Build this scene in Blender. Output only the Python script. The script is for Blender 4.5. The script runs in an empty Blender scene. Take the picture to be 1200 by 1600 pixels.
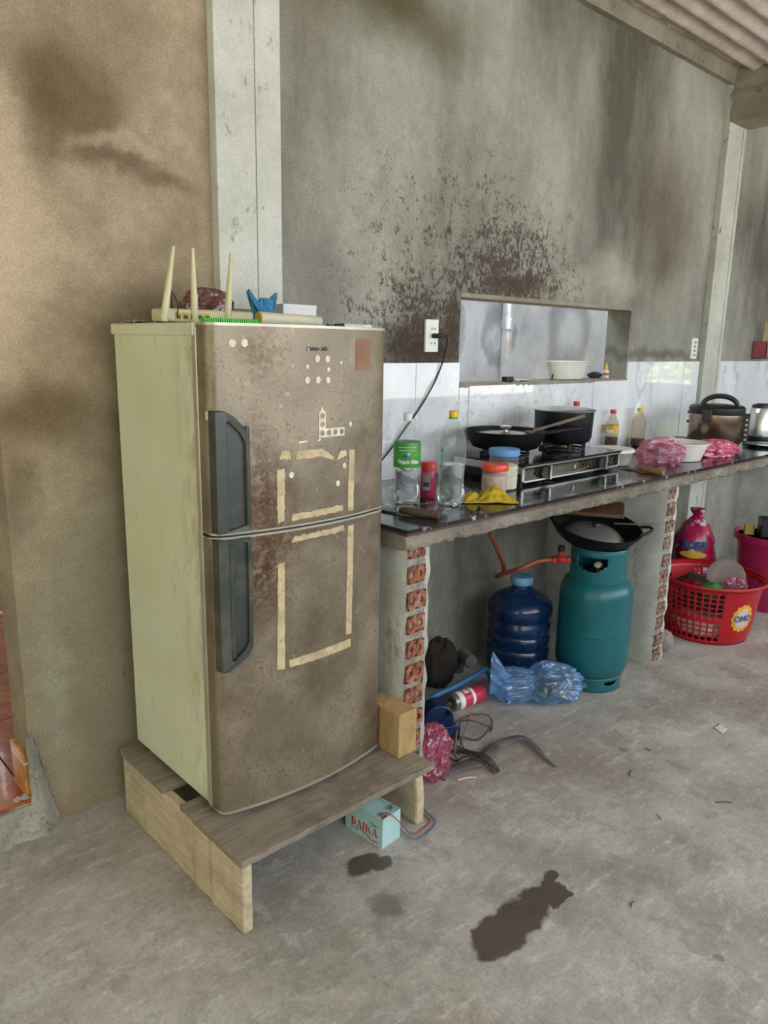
import bpy, math, random
from math import pi, sin, cos
from mathutils import Vector, Matrix, noise as mnoise

random.seed(7)
scene = bpy.context.scene
COL = scene.collection

# ------------------------------------------------------------------ camera
H = 1.40                                   # eye height, m
YAW, PIT, ROLL, FPX = 0.747348, 0.220778, 0.018758, 1177.5
Fv = Vector((sin(YAW)*cos(PIT), cos(YAW)*cos(PIT), -sin(PIT)))
Rv = Vector((cos(YAW), -sin(YAW), 0)); Uv = Rv.cross(Fv)
R2 = Rv*cos(ROLL) + Uv*sin(ROLL); U2 = -Rv*sin(ROLL) + Uv*cos(ROLL)
cam_d = bpy.data.cameras.new('camera')
cam_d.sensor_fit = 'VERTICAL'; cam_d.sensor_height = 36.0
cam_d.lens = FPX/1600*36.0
cam_d.clip_start = 0.02; cam_d.clip_end = 200
cam = bpy.data.objects.new('camera', cam_d); COL.objects.link(cam)
cam.matrix_world = Matrix(((R2.x, U2.x, -Fv.x, 0), (R2.y, U2.y, -Fv.y, 0), (R2.z, U2.z, -Fv.z, H), (0, 0, 0, 1)))
scene.camera = cam

# ------------------------------------------------------------------ sky, sun, exposure
world = bpy.data.worlds.new('sky'); scene.world = world
world.use_nodes = True
bg = world.node_tree.nodes['Background']
bg.inputs['Color'].default_value = (0.86, 0.94, 1.0, 1)
bg.inputs['Strength'].default_value = 2.6
sun_d = bpy.data.lights.new('sun_offscreen', 'SUN'); sun_d.energy = 14.0; sun_d.angle = 0.03
sun_d.color = (1.0, 0.97, 0.92)
sun = bpy.data.objects.new('sun_offscreen', sun_d); COL.objects.link(sun)
sun.rotation_euler = Vector((0.65, -0.06, -1.0)).to_track_quat('-Z', 'Y').to_euler()
scene.view_settings.view_transform = 'Standard'
scene.view_settings.look = 'None'
scene.view_settings.gamma = 1.0
scene.view_settings.use_curve_mapping = False
scene.view_settings.exposure = 0.74

def portal(name, size_x, size_y, loc, direction):
    """marks an opening so daylight through it is sampled well (gives no light of its own)"""
    d = bpy.data.lights.new(name, 'AREA'); d.shape = 'RECTANGLE'; d.size = size_x; d.size_y = size_y
    d.cycles.is_portal = True
    o = bpy.data.objects.new(name, d); COL.objects.link(o); o.location = loc
    o.rotation_euler = Vector(direction).to_track_quat('-Z', 'Y').to_euler()

# ------------------------------------------------------------------ materials
class NT:
    def __init__(s, name):
        s.m = bpy.data.materials.new(name); s.m.use_nodes = True
        s.t = s.m.node_tree; s.p = s.t.nodes['Principled BSDF']; s.out = s.t.nodes['Material Output']
    def n(s, typ, **kw):
        nd = s.t.nodes.new(typ)
        for k, v in kw.items(): setattr(nd, k, v)
        return nd
    def put(s, sock, v):
        if isinstance(v, bpy.types.NodeSocket): s.t.links.new(v, sock)
        elif isinstance(v, (tuple, list)):
            v = tuple(v)
            sock.default_value = v + (1,) if (sock.type == 'RGBA' and len(v) == 3) else v
        else: sock.default_value = v
    def pos(s, kind='Object'):
        return s.n('ShaderNodeTexCoord').outputs[kind]
    def mapping(s, vec, scale=(1, 1, 1), loc=(0, 0, 0), rot=(0, 0, 0)):
        nd = s.n('ShaderNodeMapping'); s.put(nd.inputs[0], vec)
        s.put(nd.inputs['Location'], loc); s.put(nd.inputs['Rotation'], rot); s.put(nd.inputs['Scale'], scale)
        return nd.outputs[0]
    def noise(s, vec, scale=5, detail=4, rough=.55, dist=0, out='Fac'):
        nd = s.n('ShaderNodeTexNoise'); s.put(nd.inputs['Vector'], vec)
        s.put(nd.inputs['Scale'], scale); s.put(nd.inputs['Detail'], detail)
        s.put(nd.inputs['Roughness'], rough); s.put(nd.inputs['Distortion'], dist)
        return nd.outputs[out]
    def voronoi(s, vec, scale=5, feature='F1', out='Distance', rand=1.0):
        nd = s.n('ShaderNodeTexVoronoi', feature=feature); s.put(nd.inputs['Vector'], vec)
        s.put(nd.inputs['Scale'], scale); s.put(nd.inputs['Randomness'], rand)
        return nd.outputs[out]
    def rng(s, v, a, b, c=0.0, d=1.0, smooth=False):
        nd = s.n('ShaderNodeMapRange', interpolation_type='SMOOTHSTEP' if smooth else 'LINEAR', clamp=True)
        s.put(nd.inputs[0], v)
        for i, x in enumerate((a, b, c, d)): s.put(nd.inputs[i+1], x)
        return nd.outputs[0]
    def math(s, op, a, b=0.0):
        nd = s.n('ShaderNodeMath', operation=op, use_clamp=False); s.put(nd.inputs[0], a); s.put(nd.inputs[1], b)
        return nd.outputs[0]
    def vmath(s, op, a, b=(0, 0, 0)):
        nd = s.n('ShaderNodeVectorMath', operation=op); s.put(nd.inputs[0], a); s.put(nd.inputs[1], b)
        return nd.outputs['Value' if op in ('LENGTH', 'DISTANCE', 'DOT_PRODUCT') else 'Vector']
    def mix(s, f, a, b, blend='MIX'):
        nd = s.n('ShaderNodeMix', data_type='RGBA', blend_type=blend)
        s.put(nd.inputs[0], f); s.put(nd.inputs[6], a); s.put(nd.inputs[7], b)
        return nd.outputs[2]
    def xyz(s, vec):
        nd = s.n('ShaderNodeSeparateXYZ'); s.put(nd.inputs[0], vec); return nd.outputs
    def warp(s, vec, scale, amt, detail=4):
        c = s.noise(vec, scale, detail, .6, 0, 'Color')
        c = s.vmath('SUBTRACT', c, (.5, .5, .5)); c = s.vmath('MULTIPLY', c, (amt, amt, amt))
        return s.vmath('ADD', vec, c)
    def blob(s, vec, c, r, soft=.5):
        """1 inside the ellipsoid c, r and 0 outside, with a soft rim"""
        q = s.vmath('SUBTRACT', vec, c)
        q = s.vmath('MULTIPLY', q, tuple(1/x if x else 0 for x in r))
        return s.rng(s.vmath('LENGTH', q), 1+soft*.5, 1-soft, 0, 1, True)
    def bump(s, h, strength=.3, dist=.01):
        nd = s.n('ShaderNodeBump'); s.put(nd.inputs['Strength'], strength); s.put(nd.inputs['Distance'], dist)
        s.put(nd.inputs['Height'], h); s.put(s.p.inputs['Normal'], nd.outputs[0])
    def set(s, **kw):
        nm = dict(color='Base Color', rough='Roughness', metal='Metallic', spec='Specular IOR Level', trans='Transmission Weight',
                  ior='IOR', alpha='Alpha', coat='Coat Weight', emit='Emission Color', emits='Emission Strength', sheen='Sheen Weight',
                  sss='Subsurface Weight')
        for k, v in kw.items(): s.put(s.p.inputs[nm[k]], v)
        return s.m

def plain(name, color, rough=.5, metal=0.0, var=.12, vscale=14.0, bump=0.0, bscale=60.0, spec=.5, dirt=None, dirt_amt=.5, **kw):
    """one-colour material with a little grain, wear and optional dirt"""
    t = NT(name); p = t.pos()
    f = t.noise(p, vscale, 4)
    dark = tuple(c*(1-var*1.6) for c in color); light = tuple(min(1, c*(1+var)) for c in color)
    c = t.mix(t.rng(f, .3, .7), dark, light)
    if dirt:
        d = t.rng(t.noise(p, vscale*.5, 6, .7), .52, .7, 0, dirt_amt)
        c = t.mix(d, c, dirt)
    t.set(color=c, rough=rough, metal=metal, spec=spec, **kw)
    if bump: t.bump(t.noise(p, bscale, 5), bump, .004)
    return t.m

def film(name, tint, opacity=.35, rough=.08, gloss=.35, clear=None):
    """thin plastic film: lets light through, shines on the folds"""
    t = NT(name); tr = t.n('ShaderNodeBsdfTransparent'); t.put(tr.inputs[0], clear or tint)
    t.set(color=tint, rough=.5, spec=.1)
    lw = t.n('ShaderNodeLayerWeight'); t.put(lw.inputs[0], .4)
    f = t.rng(lw.outputs['Facing'], .15, 1.0, opacity, min(1, opacity+gloss))
    mx = t.n('ShaderNodeMixShader'); t.put(mx.inputs[0], f)
    t.t.links.new(tr.outputs[0], mx.inputs[1]); t.t.links.new(t.p.outputs[0], mx.inputs[2])
    gl = t.n('ShaderNodeBsdfGlossy'); t.put(gl.inputs['Color'], (1, 1, 1)); t.put(gl.inputs['Roughness'], rough)
    m2 = t.n('ShaderNodeMixShader'); t.put(m2.inputs[0], t.rng(lw.outputs['Facing'], .45, 1.0, .07, .55))
    t.t.links.new(mx.outputs[0], m2.inputs[1]); t.t.links.new(gl.outputs[0], m2.inputs[2])
    t.t.links.new(m2.outputs[0], t.out.inputs[0])
    q = t.warp(t.pos(), 6, .12, 2)
    rg = t.math('ABSOLUTE', t.math('SUBTRACT', t.noise(q, 13, 1), .5))
    t.bump(t.math('SUBTRACT', 1.0, t.math('MULTIPLY', rg, 3.0)), .6, .02)
    for nd in (gl,): t.t.links.new(t.p.inputs['Normal'].links[0].from_socket, nd.inputs['Normal'])
    return t.m

def shell(name, tint=(.92, .94, .94), edge=.85, base=.10, rough=.05, color=(.8, .83, .84)):
    """clear thin-walled plastic"""
    t = NT(name); tr = t.n('ShaderNodeBsdfTransparent'); t.put(tr.inputs[0], tint)
    t.set(color=color, rough=rough, spec=.8)
    lw = t.n('ShaderNodeLayerWeight'); t.put(lw.inputs[0], .25)
    f = t.rng(lw.outputs['Facing'], .35, 1.0, base, edge)
    mx = t.n('ShaderNodeMixShader'); t.put(mx.inputs[0], f)
    t.t.links.new(tr.outputs[0], mx.inputs[1]); t.t.links.new(t.p.outputs[0], mx.inputs[2])
    t.t.links.new(mx.outputs[0], t.out.inputs[0])
    return t.m

# ------------------------------------------------------------------ mesh builder
class MB:
    def __init__(s): s.v = []; s.f = []
    def add(s, vs, fs):
        o = len(s.v); s.v += [tuple(v) for v in vs]; s.f += [tuple(i+o for i in f) for f in fs]; return s
    def box(s, x0, x1, y0, y1, z0, z1):
        return s.add([(x0,y0,z0),(x1,y0,z0),(x1,y1,z0),(x0,y1,z0),(x0,y0,z1),(x1,y0,z1),(x1,y1,z1),(x0,y1,z1)],
                     [(0,3,2,1),(4,5,6,7),(0,1,5,4),(1,2,6,5),(2,3,7,6),(3,0,4,7)])
    def cbox(s, c, d, rz=0, ry=0):
        b = MB().box(-d[0]/2, d[0]/2, -d[1]/2, d[1]/2, -d[2]/2, d[2]/2)
        M = Matrix.Translation(c) @ Matrix.Rotation(rz, 4, 'Z') @ Matrix.Rotation(ry, 4, 'Y')
        return s.add([M @ Vector(v) for v in b.v], b.f)
    def lathe(s, prof, n=40, c=(0, 0, 0), sx=1.0, sy=1.0, fn=None, cap0=True, cap1=True):
        vs = []; fs = []; m = len(prof)
        for i, (r, z) in enumerate(prof):
            for k in range(n):
                a = 2*pi*k/n; rr = fn(r, z, a) if fn else r
                vs.append((c[0]+rr*cos(a)*sx, c[1]+rr*sin(a)*sy, c[2]+z))
        for i in range(m-1):
            for k in range(n):
                k2 = (k+1) % n; fs.append((i*n+k, i*n+k2, (i+1)*n+k2, (i+1)*n+k))
        if cap0 and prof[0][0] > 1e-4: fs.append(tuple(range(n-1, -1, -1)))
        if cap1 and prof[-1][0] > 1e-4: fs.append(tuple((m-1)*n+k for k in range(n)))
        return s.add(vs, fs)
    def tube(s, pts, r, n=10, closed=False, caps=True, flat=1.0):
        P = [Vector(p) for p in pts]; m = len(P); vs = []; fs = []
        rs = r if isinstance(r, (list, tuple)) else [r]*m
        up = None
        for i, p in enumerate(P):
            if closed: t = P[(i+1) % m]-P[i-1]
            else: t = P[min(i+1, m-1)]-P[max(i-1, 0)]
            if t.length < 1e-9: t = Vector((0, 0, 1))
            t.normalize()
            if up is None:
                up = Vector((0, 0, 1)) if abs(t.z) < .9 else Vector((1, 0, 0))
            a = t.cross(up)
            if a.length < 1e-6: a = t.cross(Vector((1, .3, 0)))
            a.normalize(); b = a.cross(t).normalized(); up = b
            for k in range(n):
                w = 2*pi*k/n; vs.append(p + a*(rs[i]*cos(w)) + b*(rs[i]*flat*sin(w)))
        L = m if closed else m-1
        for i in range(L):
            j = (i+1) % m
            for k in range(n):
                k2 = (k+1) % n; fs.append((i*n+k, i*n+k2, j*n+k2, j*n+k))
        if caps and not closed:
            fs.append(tuple(range(n-1, -1, -1))); fs.append(tuple((m-1)*n+k for k in range(n)))
        return s.add(vs, fs)
    def prism(s, poly, h0, h1, M=None):
        """extrude a 2-D polygon (x, y) from h0 to h1 along local z, then transform"""
        n = len(poly); vs = [(x, y, h0) for x, y in poly] + [(x, y, h1) for x, y in poly]
        fs = [tuple(range(n-1, -1, -1)), tuple(range(n, 2*n))] + [(i, (i+1) % n, n+(i+1) % n, n+i) for i in range(n)]
        if M is not None: vs = [M @ Vector(v) for v in vs]
        return s.add(vs, fs)
    def grid(s, nu, nv, fn, wrap=False):
        vs = [fn(i/nu, j/nv) for j in range(nv+1) for i in range(nu+(0 if wrap else 1))]
        w = nu if wrap else nu+1
        fs = [(j*w+i, j*w+(i+1) % w, (j+1)*w+(i+1) % w, (j+1)*w+i) for j in range(nv) for i in range(nu)]
        return s.add(vs, fs)
    def blobmesh(s, c, d, fn, nu=56, nv=36):
        """closed lumpy surface: unit direction -> radius factor"""
        def pt(u, v):
            th = 2*pi*u; ph = pi*(v*.998+.001)
            q = Vector((sin(ph)*cos(th), sin(ph)*sin(th), -cos(ph))); r = fn(q)
            return (c[0]+q.x*d[0]*r, c[1]+q.y*d[1]*r, c[2]+q.z*d[2]*r)
        return s.grid(nu, nv, pt, wrap=True)
    def xf(s, M):
        s.v = [tuple(M @ Vector(v)) for v in s.v]; return s
    def build(s, name, mat, parent=None, smooth=True, ang=40, bevel=0, seg=2, solid=0, sub=0):
        me = bpy.data.meshes.new(name); me.from_pydata(s.v, [], s.f); me.update()
        if mat: me.materials.append(mat)
        if smooth:
            me.polygons.foreach_set('use_smooth', [True]*len(me.polygons))
            me.set_sharp_from_angle(angle=math.radians(ang))
        o = bpy.data.objects.new(name, me); COL.objects.link(o)
        if parent: o.parent = parent
        if solid:
            md = o.modifiers.new('solid', 'SOLIDIFY'); md.thickness = solid; md.offset = 0
        if bevel:
            md = o.modifiers.new('bevel', 'BEVEL'); md.width = bevel; md.segments = seg; md.limit_method = 'ANGLE'
            md.harden_normals = False
        if sub:
            md = o.modifiers.new('sub', 'SUBSURF'); md.levels = sub; md.render_levels = sub
        return o

def tag(o, label, cat, group=None, kind=None):
    o['label'] = label; o['category'] = cat
    if group: o['group'] = group
    if kind: o['kind'] = kind
    return o
def struct(o, label=None):
    o['kind'] = 'structure'
    if label: o['label'] = label
    return o
def thing(name, label, cat, loc, rz=0, group=None):
    o = bpy.data.objects.new(name, None); COL.objects.link(o); o.empty_display_size = .05
    o.location = loc; o.rotation_euler = (0, 0, rz)
    return tag(o, label, cat, group)
def share(o, name, loc, parent=None, rot=None, scale=None):
    c = o.copy(); c.name = name; COL.objects.link(c); c.location = loc; c.parent = parent or o.parent
    if rot: c.rotation_euler = rot
    if scale: c.scale = scale
    return c
def smooth_path(pts, k=8):
    """Catmull-Rom through the points"""
    P = [Vector(p) for p in pts]; P = [2*P[0]-P[1]] + P + [2*P[-1]-P[-2]]; out = []
    for i in range(1, len(P)-2):
        a, b, c, d = P[i-1:i+3]
        for j in range(k):
            t = j/k
            out.append(.5*((2*b)+(c-a)*t+(2*a-5*b+4*c-d)*t*t+(3*b-a-3*c+d)*t**3))
    out.append(P[-2]); return out
def text_mb(body, size, bold=0.0, align='CENTER', extrude=.0006, shear=0.0):
    """lettering as a mesh lying in local XY"""
    cu = bpy.data.curves.new('lettering', 'FONT'); cu.body = body; cu.size = size; cu.align_x = align; cu.align_y = 'CENTER'
    cu.offset = bold; cu.extrude = extrude; cu.resolution_u = 3; cu.shear = shear
    ob = bpy.data.objects.new('lettering', cu); COL.objects.link(ob)
    me = bpy.data.meshes.new_from_object(ob.evaluated_get(bpy.context.evaluated_depsgraph_get()))
    mb = MB(); mb.add([tuple(v.co) for v in me.vertices], [tuple(p.vertices) for p in me.polygons])
    bpy.data.objects.remove(ob); bpy.data.curves.remove(cu); bpy.data.meshes.remove(me)
    return mb
def frame(origin, xdir, ydir):
    """matrix with local x, y along the given world directions"""
    x = Vector(xdir).normalized(); y = Vector(ydir).normalized(); z = x.cross(y)
    return Matrix(((x.x, y.x, z.x, origin[0]), (x.y, y.y, z.y, origin[1]), (x.z, y.z, z.z, origin[2]), (0, 0, 0, 1)))
def ridged(q, s, seed):
    """creases of crumpled film"""
    p = q*s+Vector((seed, seed*1.7, -seed))
    return 1-abs(mnoise.noise(p))*2
def crumple(seed, a=.16, b=.07, s1=1.6, s2=4.2):
    def fn(q):
        w = q + Vector((mnoise.noise(q*2.1+Vector((seed, 0, 0))), mnoise.noise(q*2.1+Vector((0, seed, 0))), mnoise.noise(q*2.1+Vector((0, 0, seed)))))*.35
        return 1 + a*(ridged(w, s1, seed)-.6) + b*(ridged(w, s2, seed+3)-.6) + .22*b*(ridged(w, s2*2.3, seed+5)-.6)
    return fn
# ------------------------------------------------------------------ setting: materials
def wall_material():
    t = NT('rough grey render'); p = t.pos(); x, y, z = t.xyz(p)
    w = t.warp(p, 2.2, .30, 6); w2 = t.warp(p, 7, .16, 6)
    st = t.mapping(p, (1, 1, .35))                                    # washed downwards
    grey = t.mix(t.rng(t.noise(st, 1.7, 7, .62), .36, .64), (.135, .128, .105), (.43, .425, .38))
    brown = t.mix(t.rng(t.noise(p, 2.4, 7, .65), .36, .66), (.31, .245, .17), (.56, .46, .34))
    left = t.rng(x, 1.20, 1.27)
    c = t.mix(left, brown, grey)
    def spot(c, cx, cz, rx, rz, col, amt, soft=.6, src=None):
        f = t.math('MULTIPLY', t.blob(src or w, (cx, 0, cz), (rx, 0, rz), soft), amt)
        return t.mix(f, c, col)
    # left of the column: pale band by the door, damp tide marks, brown foot
    c = spot(c, .58, 1.62, .17, .42, (.70, .57, .42), .8)
    c = spot(c, .60, 1.05, .10, .25, (.50, .40, .27), .5)
    c = spot(c, .83, 2.02, .17, .17, (.17, .115, .065), .85, .7)
    c = spot(c, .76, 1.93, .06, .18, (.15, .10, .06), .6, .7, w2)
    c = spot(c, .94, 1.87, .15, .035, (.17, .12, .075), .75, .8, w2)
    c = spot(c, 1.07, 1.83, .12, .03, (.16, .115, .07), .7, .8, w2)
    c = spot(c, .95, 1.91, .12, .025, (.52, .44, .33), .6, .8, w2)
    c = spot(c, .70, 1.20, .17, .10, (.17, .12, .06), .75, .8)
    c = spot(c, .62, .98, .06, .14, (.13, .09, .05), .6, .8, w2)
    c = spot(c, .85, .50, .30, .55, (.33, .31, .235), .75, .6)
    c = spot(c, .67, .42, .05, .30, (.44, .43, .35), .6, .8, w2)
    # back wall: brown smoke patches, green-black mould at the top
    c = spot(c, 1.95, 2.53, .45, .16, (.11, .10, .045), .9, .9)
    c = spot(c, 1.60, 2.45, .14, .25, (.20, .17, .12), .5, .9)
    c = spot(c, 3.95, 2.05, .34, .45, (.15, .12, .08), .7, .9)
    c = spot(c, 4.05, 1.60, .28, .20, (.33, .325, .28), .75, .7)
    c = spot(c, 3.45, 1.73, .26, .10, (.48, .46, .39), .7, .7)
    c = spot(c, 3.15, 1.68, .20, .08, (.47, .44, .36), .6, .7, w2)
    c = spot(c, 1.67, 1.60, .16, .16, (.25, .245, .23), .7, .8)
    c = spot(c, 4.0, 1.36, .7, .035, (.12, .115, .095), .7, .8, w2)
    # soot and grease splashes thrown up behind the stove
    zone = t.math('MAXIMUM', t.blob(w, (2.62, 0, 1.62), (.50, 0, .34), .95), t.blob(w, (2.15, 0, 1.42), (.42, 0, .28), .95))
    zone = t.math('MAXIMUM', zone, t.math('MULTIPLY', t.blob(w, (2.45, 0, 1.75), (.85, 0, .50), 1.0), .38))
    sp = t.math('ADD', t.math('MULTIPLY', t.noise(t.mapping(p, (1, 1, .7)), 85, 5, .75), .7), t.math('MULTIPLY', t.noise(p, 18, 3, .6), .3))
    spm = t.rng(t.math('ADD', sp, t.math('MULTIPLY', zone, .17)), .575, .66)
    spm = t.math('MULTIPLY', spm, t.rng(zone, .02, .25))
    c = t.mix(t.math('MULTIPLY', spm, .88), c, (.075, .052, .038))
    c = t.mix(t.math('MULTIPLY', t.blob(w2, (2.72, 0, 1.66), (.24, 0, .055), .8), .8), c, (.085, .06, .045))
    c = t.mix(t.math('MULTIPLY', t.blob(w2, (2.10, 0, 1.38), (.32, 0, .09), .9), .85), c, (.065, .05, .038))
    c = t.mix(t.math('MULTIPLY', t.blob(w2, (2.30, 0, 1.45), (.06, 0, .16), .9), .7), c, (.075, .055, .04))
    fl = t.rng(t.voronoi(t.mapping(p, (1, 1, .55)), 9), .07, .05)      # larger separate drops
    fl = t.math('MULTIPLY', fl, t.rng(t.noise(p, 3, 2), .52, .6))
    c = t.mix(t.math('MULTIPLY', fl, .55), c, (.10, .085, .065))
    fine = t.noise(p, 16, 9, .8)
    c = t.mix(t.rng(fine, .36, .64), t.mix(1, c, (.88, .87, .86), 'MULTIPLY'), t.mix(1, c, (1.08, 1.08, 1.08), 'MULTIPLY'))
    grain = t.noise(p, 160, 3, .7)
    c = t.mix(t.rng(grain, .35, .7), t.mix(1, c, (.78, .76, .73), 'MULTIPLY'), t.mix(1, c, (1.12, 1.11, 1.09), 'MULTIPLY'))
    hgt = t.math('ADD', t.math('MULTIPLY', grain, .35), t.noise(p, 14, 6, .6))
    t.set(color=c, rough=.88, spec=.2); t.bump(hgt, .35, .008)
    return t.m

def floor_material():
    t = NT('worn concrete floor'); p = t.pos(); w = t.warp(p, 5, .11, 6); w2 = t.warp(p, 22, .045, 5); wl = t.warp(w, 26, .035, 5)
    c = t.mix(t.rng(t.noise(p, 2.6, 7, .65), .34, .66), (.34, .315, .285), (.60, .58, .545))
    c = t.mix(t.rng(t.noise(p, 1.1, 4, .6), .5, .68), c, (.37, .315, .27))
    scuff = t.noise(t.mapping(p, (1, 3.5, 1), rot=(0, 0, .5)), 9, 7, .75)
    c = t.mix(t.rng(scuff, .54, .70, 0, .8), c, (.76, .755, .73))
    sw = t.noise(t.warp(p, 4, .3, 4), 5, 8, .7)
    c = t.mix(t.rng(sw, .54, .62, 0, .55), c, (.30, .275, .25))
    c = t.mix(t.rng(sw, .44, .36, 0, .5), c, (.66, .655, .64))
    c = t.mix(t.rng(t.noise(t.mapping(p, (3, 1, 1), rot=(0, 0, -.3)), 13, 7, .75), .58, .72, 0, .7), c, (.22, .195, .17))
    gr = t.noise(p, 120, 3, .7)
    c = t.mix(t.rng(gr, .3, .72), t.mix(1, c, (.88, .875, .87), 'MULTIPLY'), t.mix(1, c, (1.05, 1.05, 1.05), 'MULTIPLY'))
    fine = t.noise(p, 30, 9, .82)
    c = t.mix(t.rng(fine, .38, .62), t.mix(1, c, (.86, .855, .85), 'MULTIPLY'), t.mix(1, c, (1.06, 1.06, 1.06), 'MULTIPLY'))
    sp = t.math('MULTIPLY', t.rng(t.voronoi(p, 45), .07, .045), t.rng(t.noise(p, 6, 2), .5, .62))
    c = t.mix(t.math('MULTIPLY', sp, .6), c, (.82, .8, .77))
    dk = t.math('MULTIPLY', t.rng(t.voronoi(t.mapping(w2, (1, 1, 1), loc=(3.3, 1.2, 0)), 6.5), .10, .07), t.rng(t.noise(p, 2.2, 2), .54, .62))
    c = t.mix(t.math('MULTIPLY', dk, .65), c, (.14, .125, .105))
    # wet patches
    wet = None
    for cx, cy, rx, ry in ((1.285, .945, .090, .068), (1.37, .950, .085, .060), (1.45, .970, .060, .042), (1.515, .965, .030, .045), (1.55, 1.0, .030, .016), (1.50, .93, .035, .02)):
        b = t.blob(wl, (cx, cy, 0), (rx, ry, 0), .14); wet = b if wet is None else t.math('MAXIMUM', wet, b)
    for cx, cy, rx, ry in ((1.205, 1.35, .048, .030), (1.235, 1.325, .03, .02)):
        wet = t.math('MAXIMUM', wet, t.blob(wl, (cx, cy, 0), (rx, ry, 0), .2))
    damp = t.blob(wl, (1.145, 1.20, 0), (.045, .05, 0), .45)
    c = t.mix(t.math('MULTIPLY', wet, .92), c, (.085, .065, .05))
    c = t.mix(t.math('MULTIPLY', damp, .7), c, (.15, .135, .115))
    r = t.math('SUBTRACT', t.rng(t.noise(p, 6, 5, .7), .3, .7, .42, .66), t.math('MULTIPLY', wet, .2))
    t.set(color=c, rough=r, spec=.4)
    t.bump(t.math('ADD', t.math('MULTIPLY', gr, .4), t.noise(p, 12, 6, .65)), .16, .004)
    return t.m

def concrete(name, a, b, crack=None, stain=(.12, .11, .09), amt=.8, sc=18):
    t = NT(name); p = t.pos(); x, y, z = t.xyz(p)
    c = t.mix(t.rng(t.noise(p, 4, 7, .65), .33, .66), a, b)
    s = t.noise(t.mapping(p, (1, 1, .45)), sc, 6, .75)
    c = t.mix(t.rng(s, .60, .68, 0, amt), c, stain)
    if crack is not None:
        w = t.warp(p, 9, .03, 5); wx = t.xyz(w)[0]
        line = t.rng(t.math('ABSOLUTE', t.math('SUBTRACT', wx, crack)), .006, .002)
        c = t.mix(t.math('MULTIPLY', line, .8), c, (.09, .08, .065))
    g = t.noise(p, 130, 3, .7)
    c = t.mix(t.rng(g, .3, .72), t.mix(1, c, (.82, .81, .8), 'MULTIPLY'), c)
    t.set(color=c, rough=.85, spec=.3); t.bump(t.math('ADD', g, t.noise(p, 22, 6, .7)), .5, .008)
    return t.m

def marble(name, a, b, vein, vein_amt, rough, along=(1, 1, .35), vsc=3.0, thin=.012):
    t = NT(name); g = t.n('ShaderNodeNewGeometry').outputs['Position']
    w = t.warp(g, 3, .35, 5)
    c = t.mix(t.rng(t.noise(t.mapping(w, along), 3.2, 6, .6), .35, .65), a, b)
    n = t.noise(t.mapping(w, along), vsc, 3, .5)
    v = t.rng(t.math('ABSOLUTE', t.math('SUBTRACT', n, .5)), thin, thin*.15)
    v = t.math('MULTIPLY', v, t.rng(t.noise(g, 2.5, 2), .45, .6))
    c = t.mix(t.math('MULTIPLY', v, vein_amt), c, vein)
    t.set(color=c, rough=rough, spec=.5)
    return t

M_wall = wall_material(); M_floor = floor_material()
M_col = concrete('whitewashed concrete column', (.62, .63, .57), (.84, .85, .81), None, (.20, .18, .14), .65, 22)
M_col2 = concrete('weathered concrete column', (.50, .50, .43), (.70, .70, .62), None, (.10, .09, .07), .9, 17)
M_slab = concrete('rough cast concrete', (.15, .13, .10), (.36, .32, .26), None, (.06, .05, .04), .8, 34)
M_plaster = concrete('pale cement plaster', (.46, .46, .42), (.76, .76, .71), None, (.24, .22, .18), .6, 10)
M_beam = concrete('stained ring beam', (.26, .225, .17), (.42, .375, .30), None, (.10, .08, .06), .7, 22)
M_alley = None
def alley():
    t = NT('blue-white lime render'); p = t.pos(); w = t.warp(p, 4, .25, 6)
    c = t.mix(t.rng(t.noise(p, 2.2, 7, .65), .35, .65), (.60, .63, .71), (.86, .89, .95))
    for cx, cz, r in ((4.75, 1.50, .24), (3.95, 1.46, .16), (3.45, 1.48, .14)):
        q = t.vmath('LENGTH', t.vmath('MULTIPLY', t.vmath('SUBTRACT', w, (cx, 0, cz)), (1/r, 0, .9/r)))
        ring = t.math('MULTIPLY', t.rng(q, 1.25, .95, 0, 1, True), t.rng(q, .35, .85, .25, 1, True))
        c = t.mix(t.math('MULTIPLY', ring, .55), c, (.27, .28, .31))
        c = t.mix(t.math('MULTIPLY', t.rng(q, .55, .3), .6), c, (.85, .88, .95))
    c = t.mix(t.rng(t.noise(t.mapping(p, (1, 1, .4)), 6, 6, .7), .56, .7, 0, .5), c, (.33, .34, .36))
    t.set(color=c, rough=.85); t.bump(t.noise(p, 30, 5), .3, .006); return t.m
M_alley = alley()
M_roof = concrete('dusty fibre cement sheet', (.56, .46, .39), (.84, .74, .66), None, (.32, .24, .19), .5, 12)
mt = marble('white marble tile', (.70, .72, .76), (.88, .90, .93), (.45, .46, .50), .55, .10, (1, 1, .4), 2.2, .02)
_g = mt.n('ShaderNodeNewGeometry').outputs['Position']
_grease = mt.math('MULTIPLY', mt.rng(mt.noise(_g, 30, 6, .75), .52, .66), mt.blob(mt.warp(_g, 5, .2), (2.75, 2.1, 1.1), (.65, 0, .30), .9))
_grease = mt.math('MULTIPLY', _grease, .6)
_bc = mt.p.inputs['Base Color'].links[0].from_socket
mt.put(mt.p.inputs['Base Color'], mt.mix(_grease, _bc, (.42, .37, .27)))
mt.put(mt.p.inputs['Roughness'], mt.rng(mt.noise(_g, 8, 4), .35, .7, .02, .06)); mt.set(spec=.65); M_tile = mt.m
mt = marble('black marble tile', (.012, .012, .014), (.035, .034, .036), (.72, .70, .68), .9, .14, (1, 1, 1), 3.4, .009)
_g = mt.n('ShaderNodeNewGeometry').outputs['Position']
_bc = mt.p.inputs['Base Color'].links[0].from_socket
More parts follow.
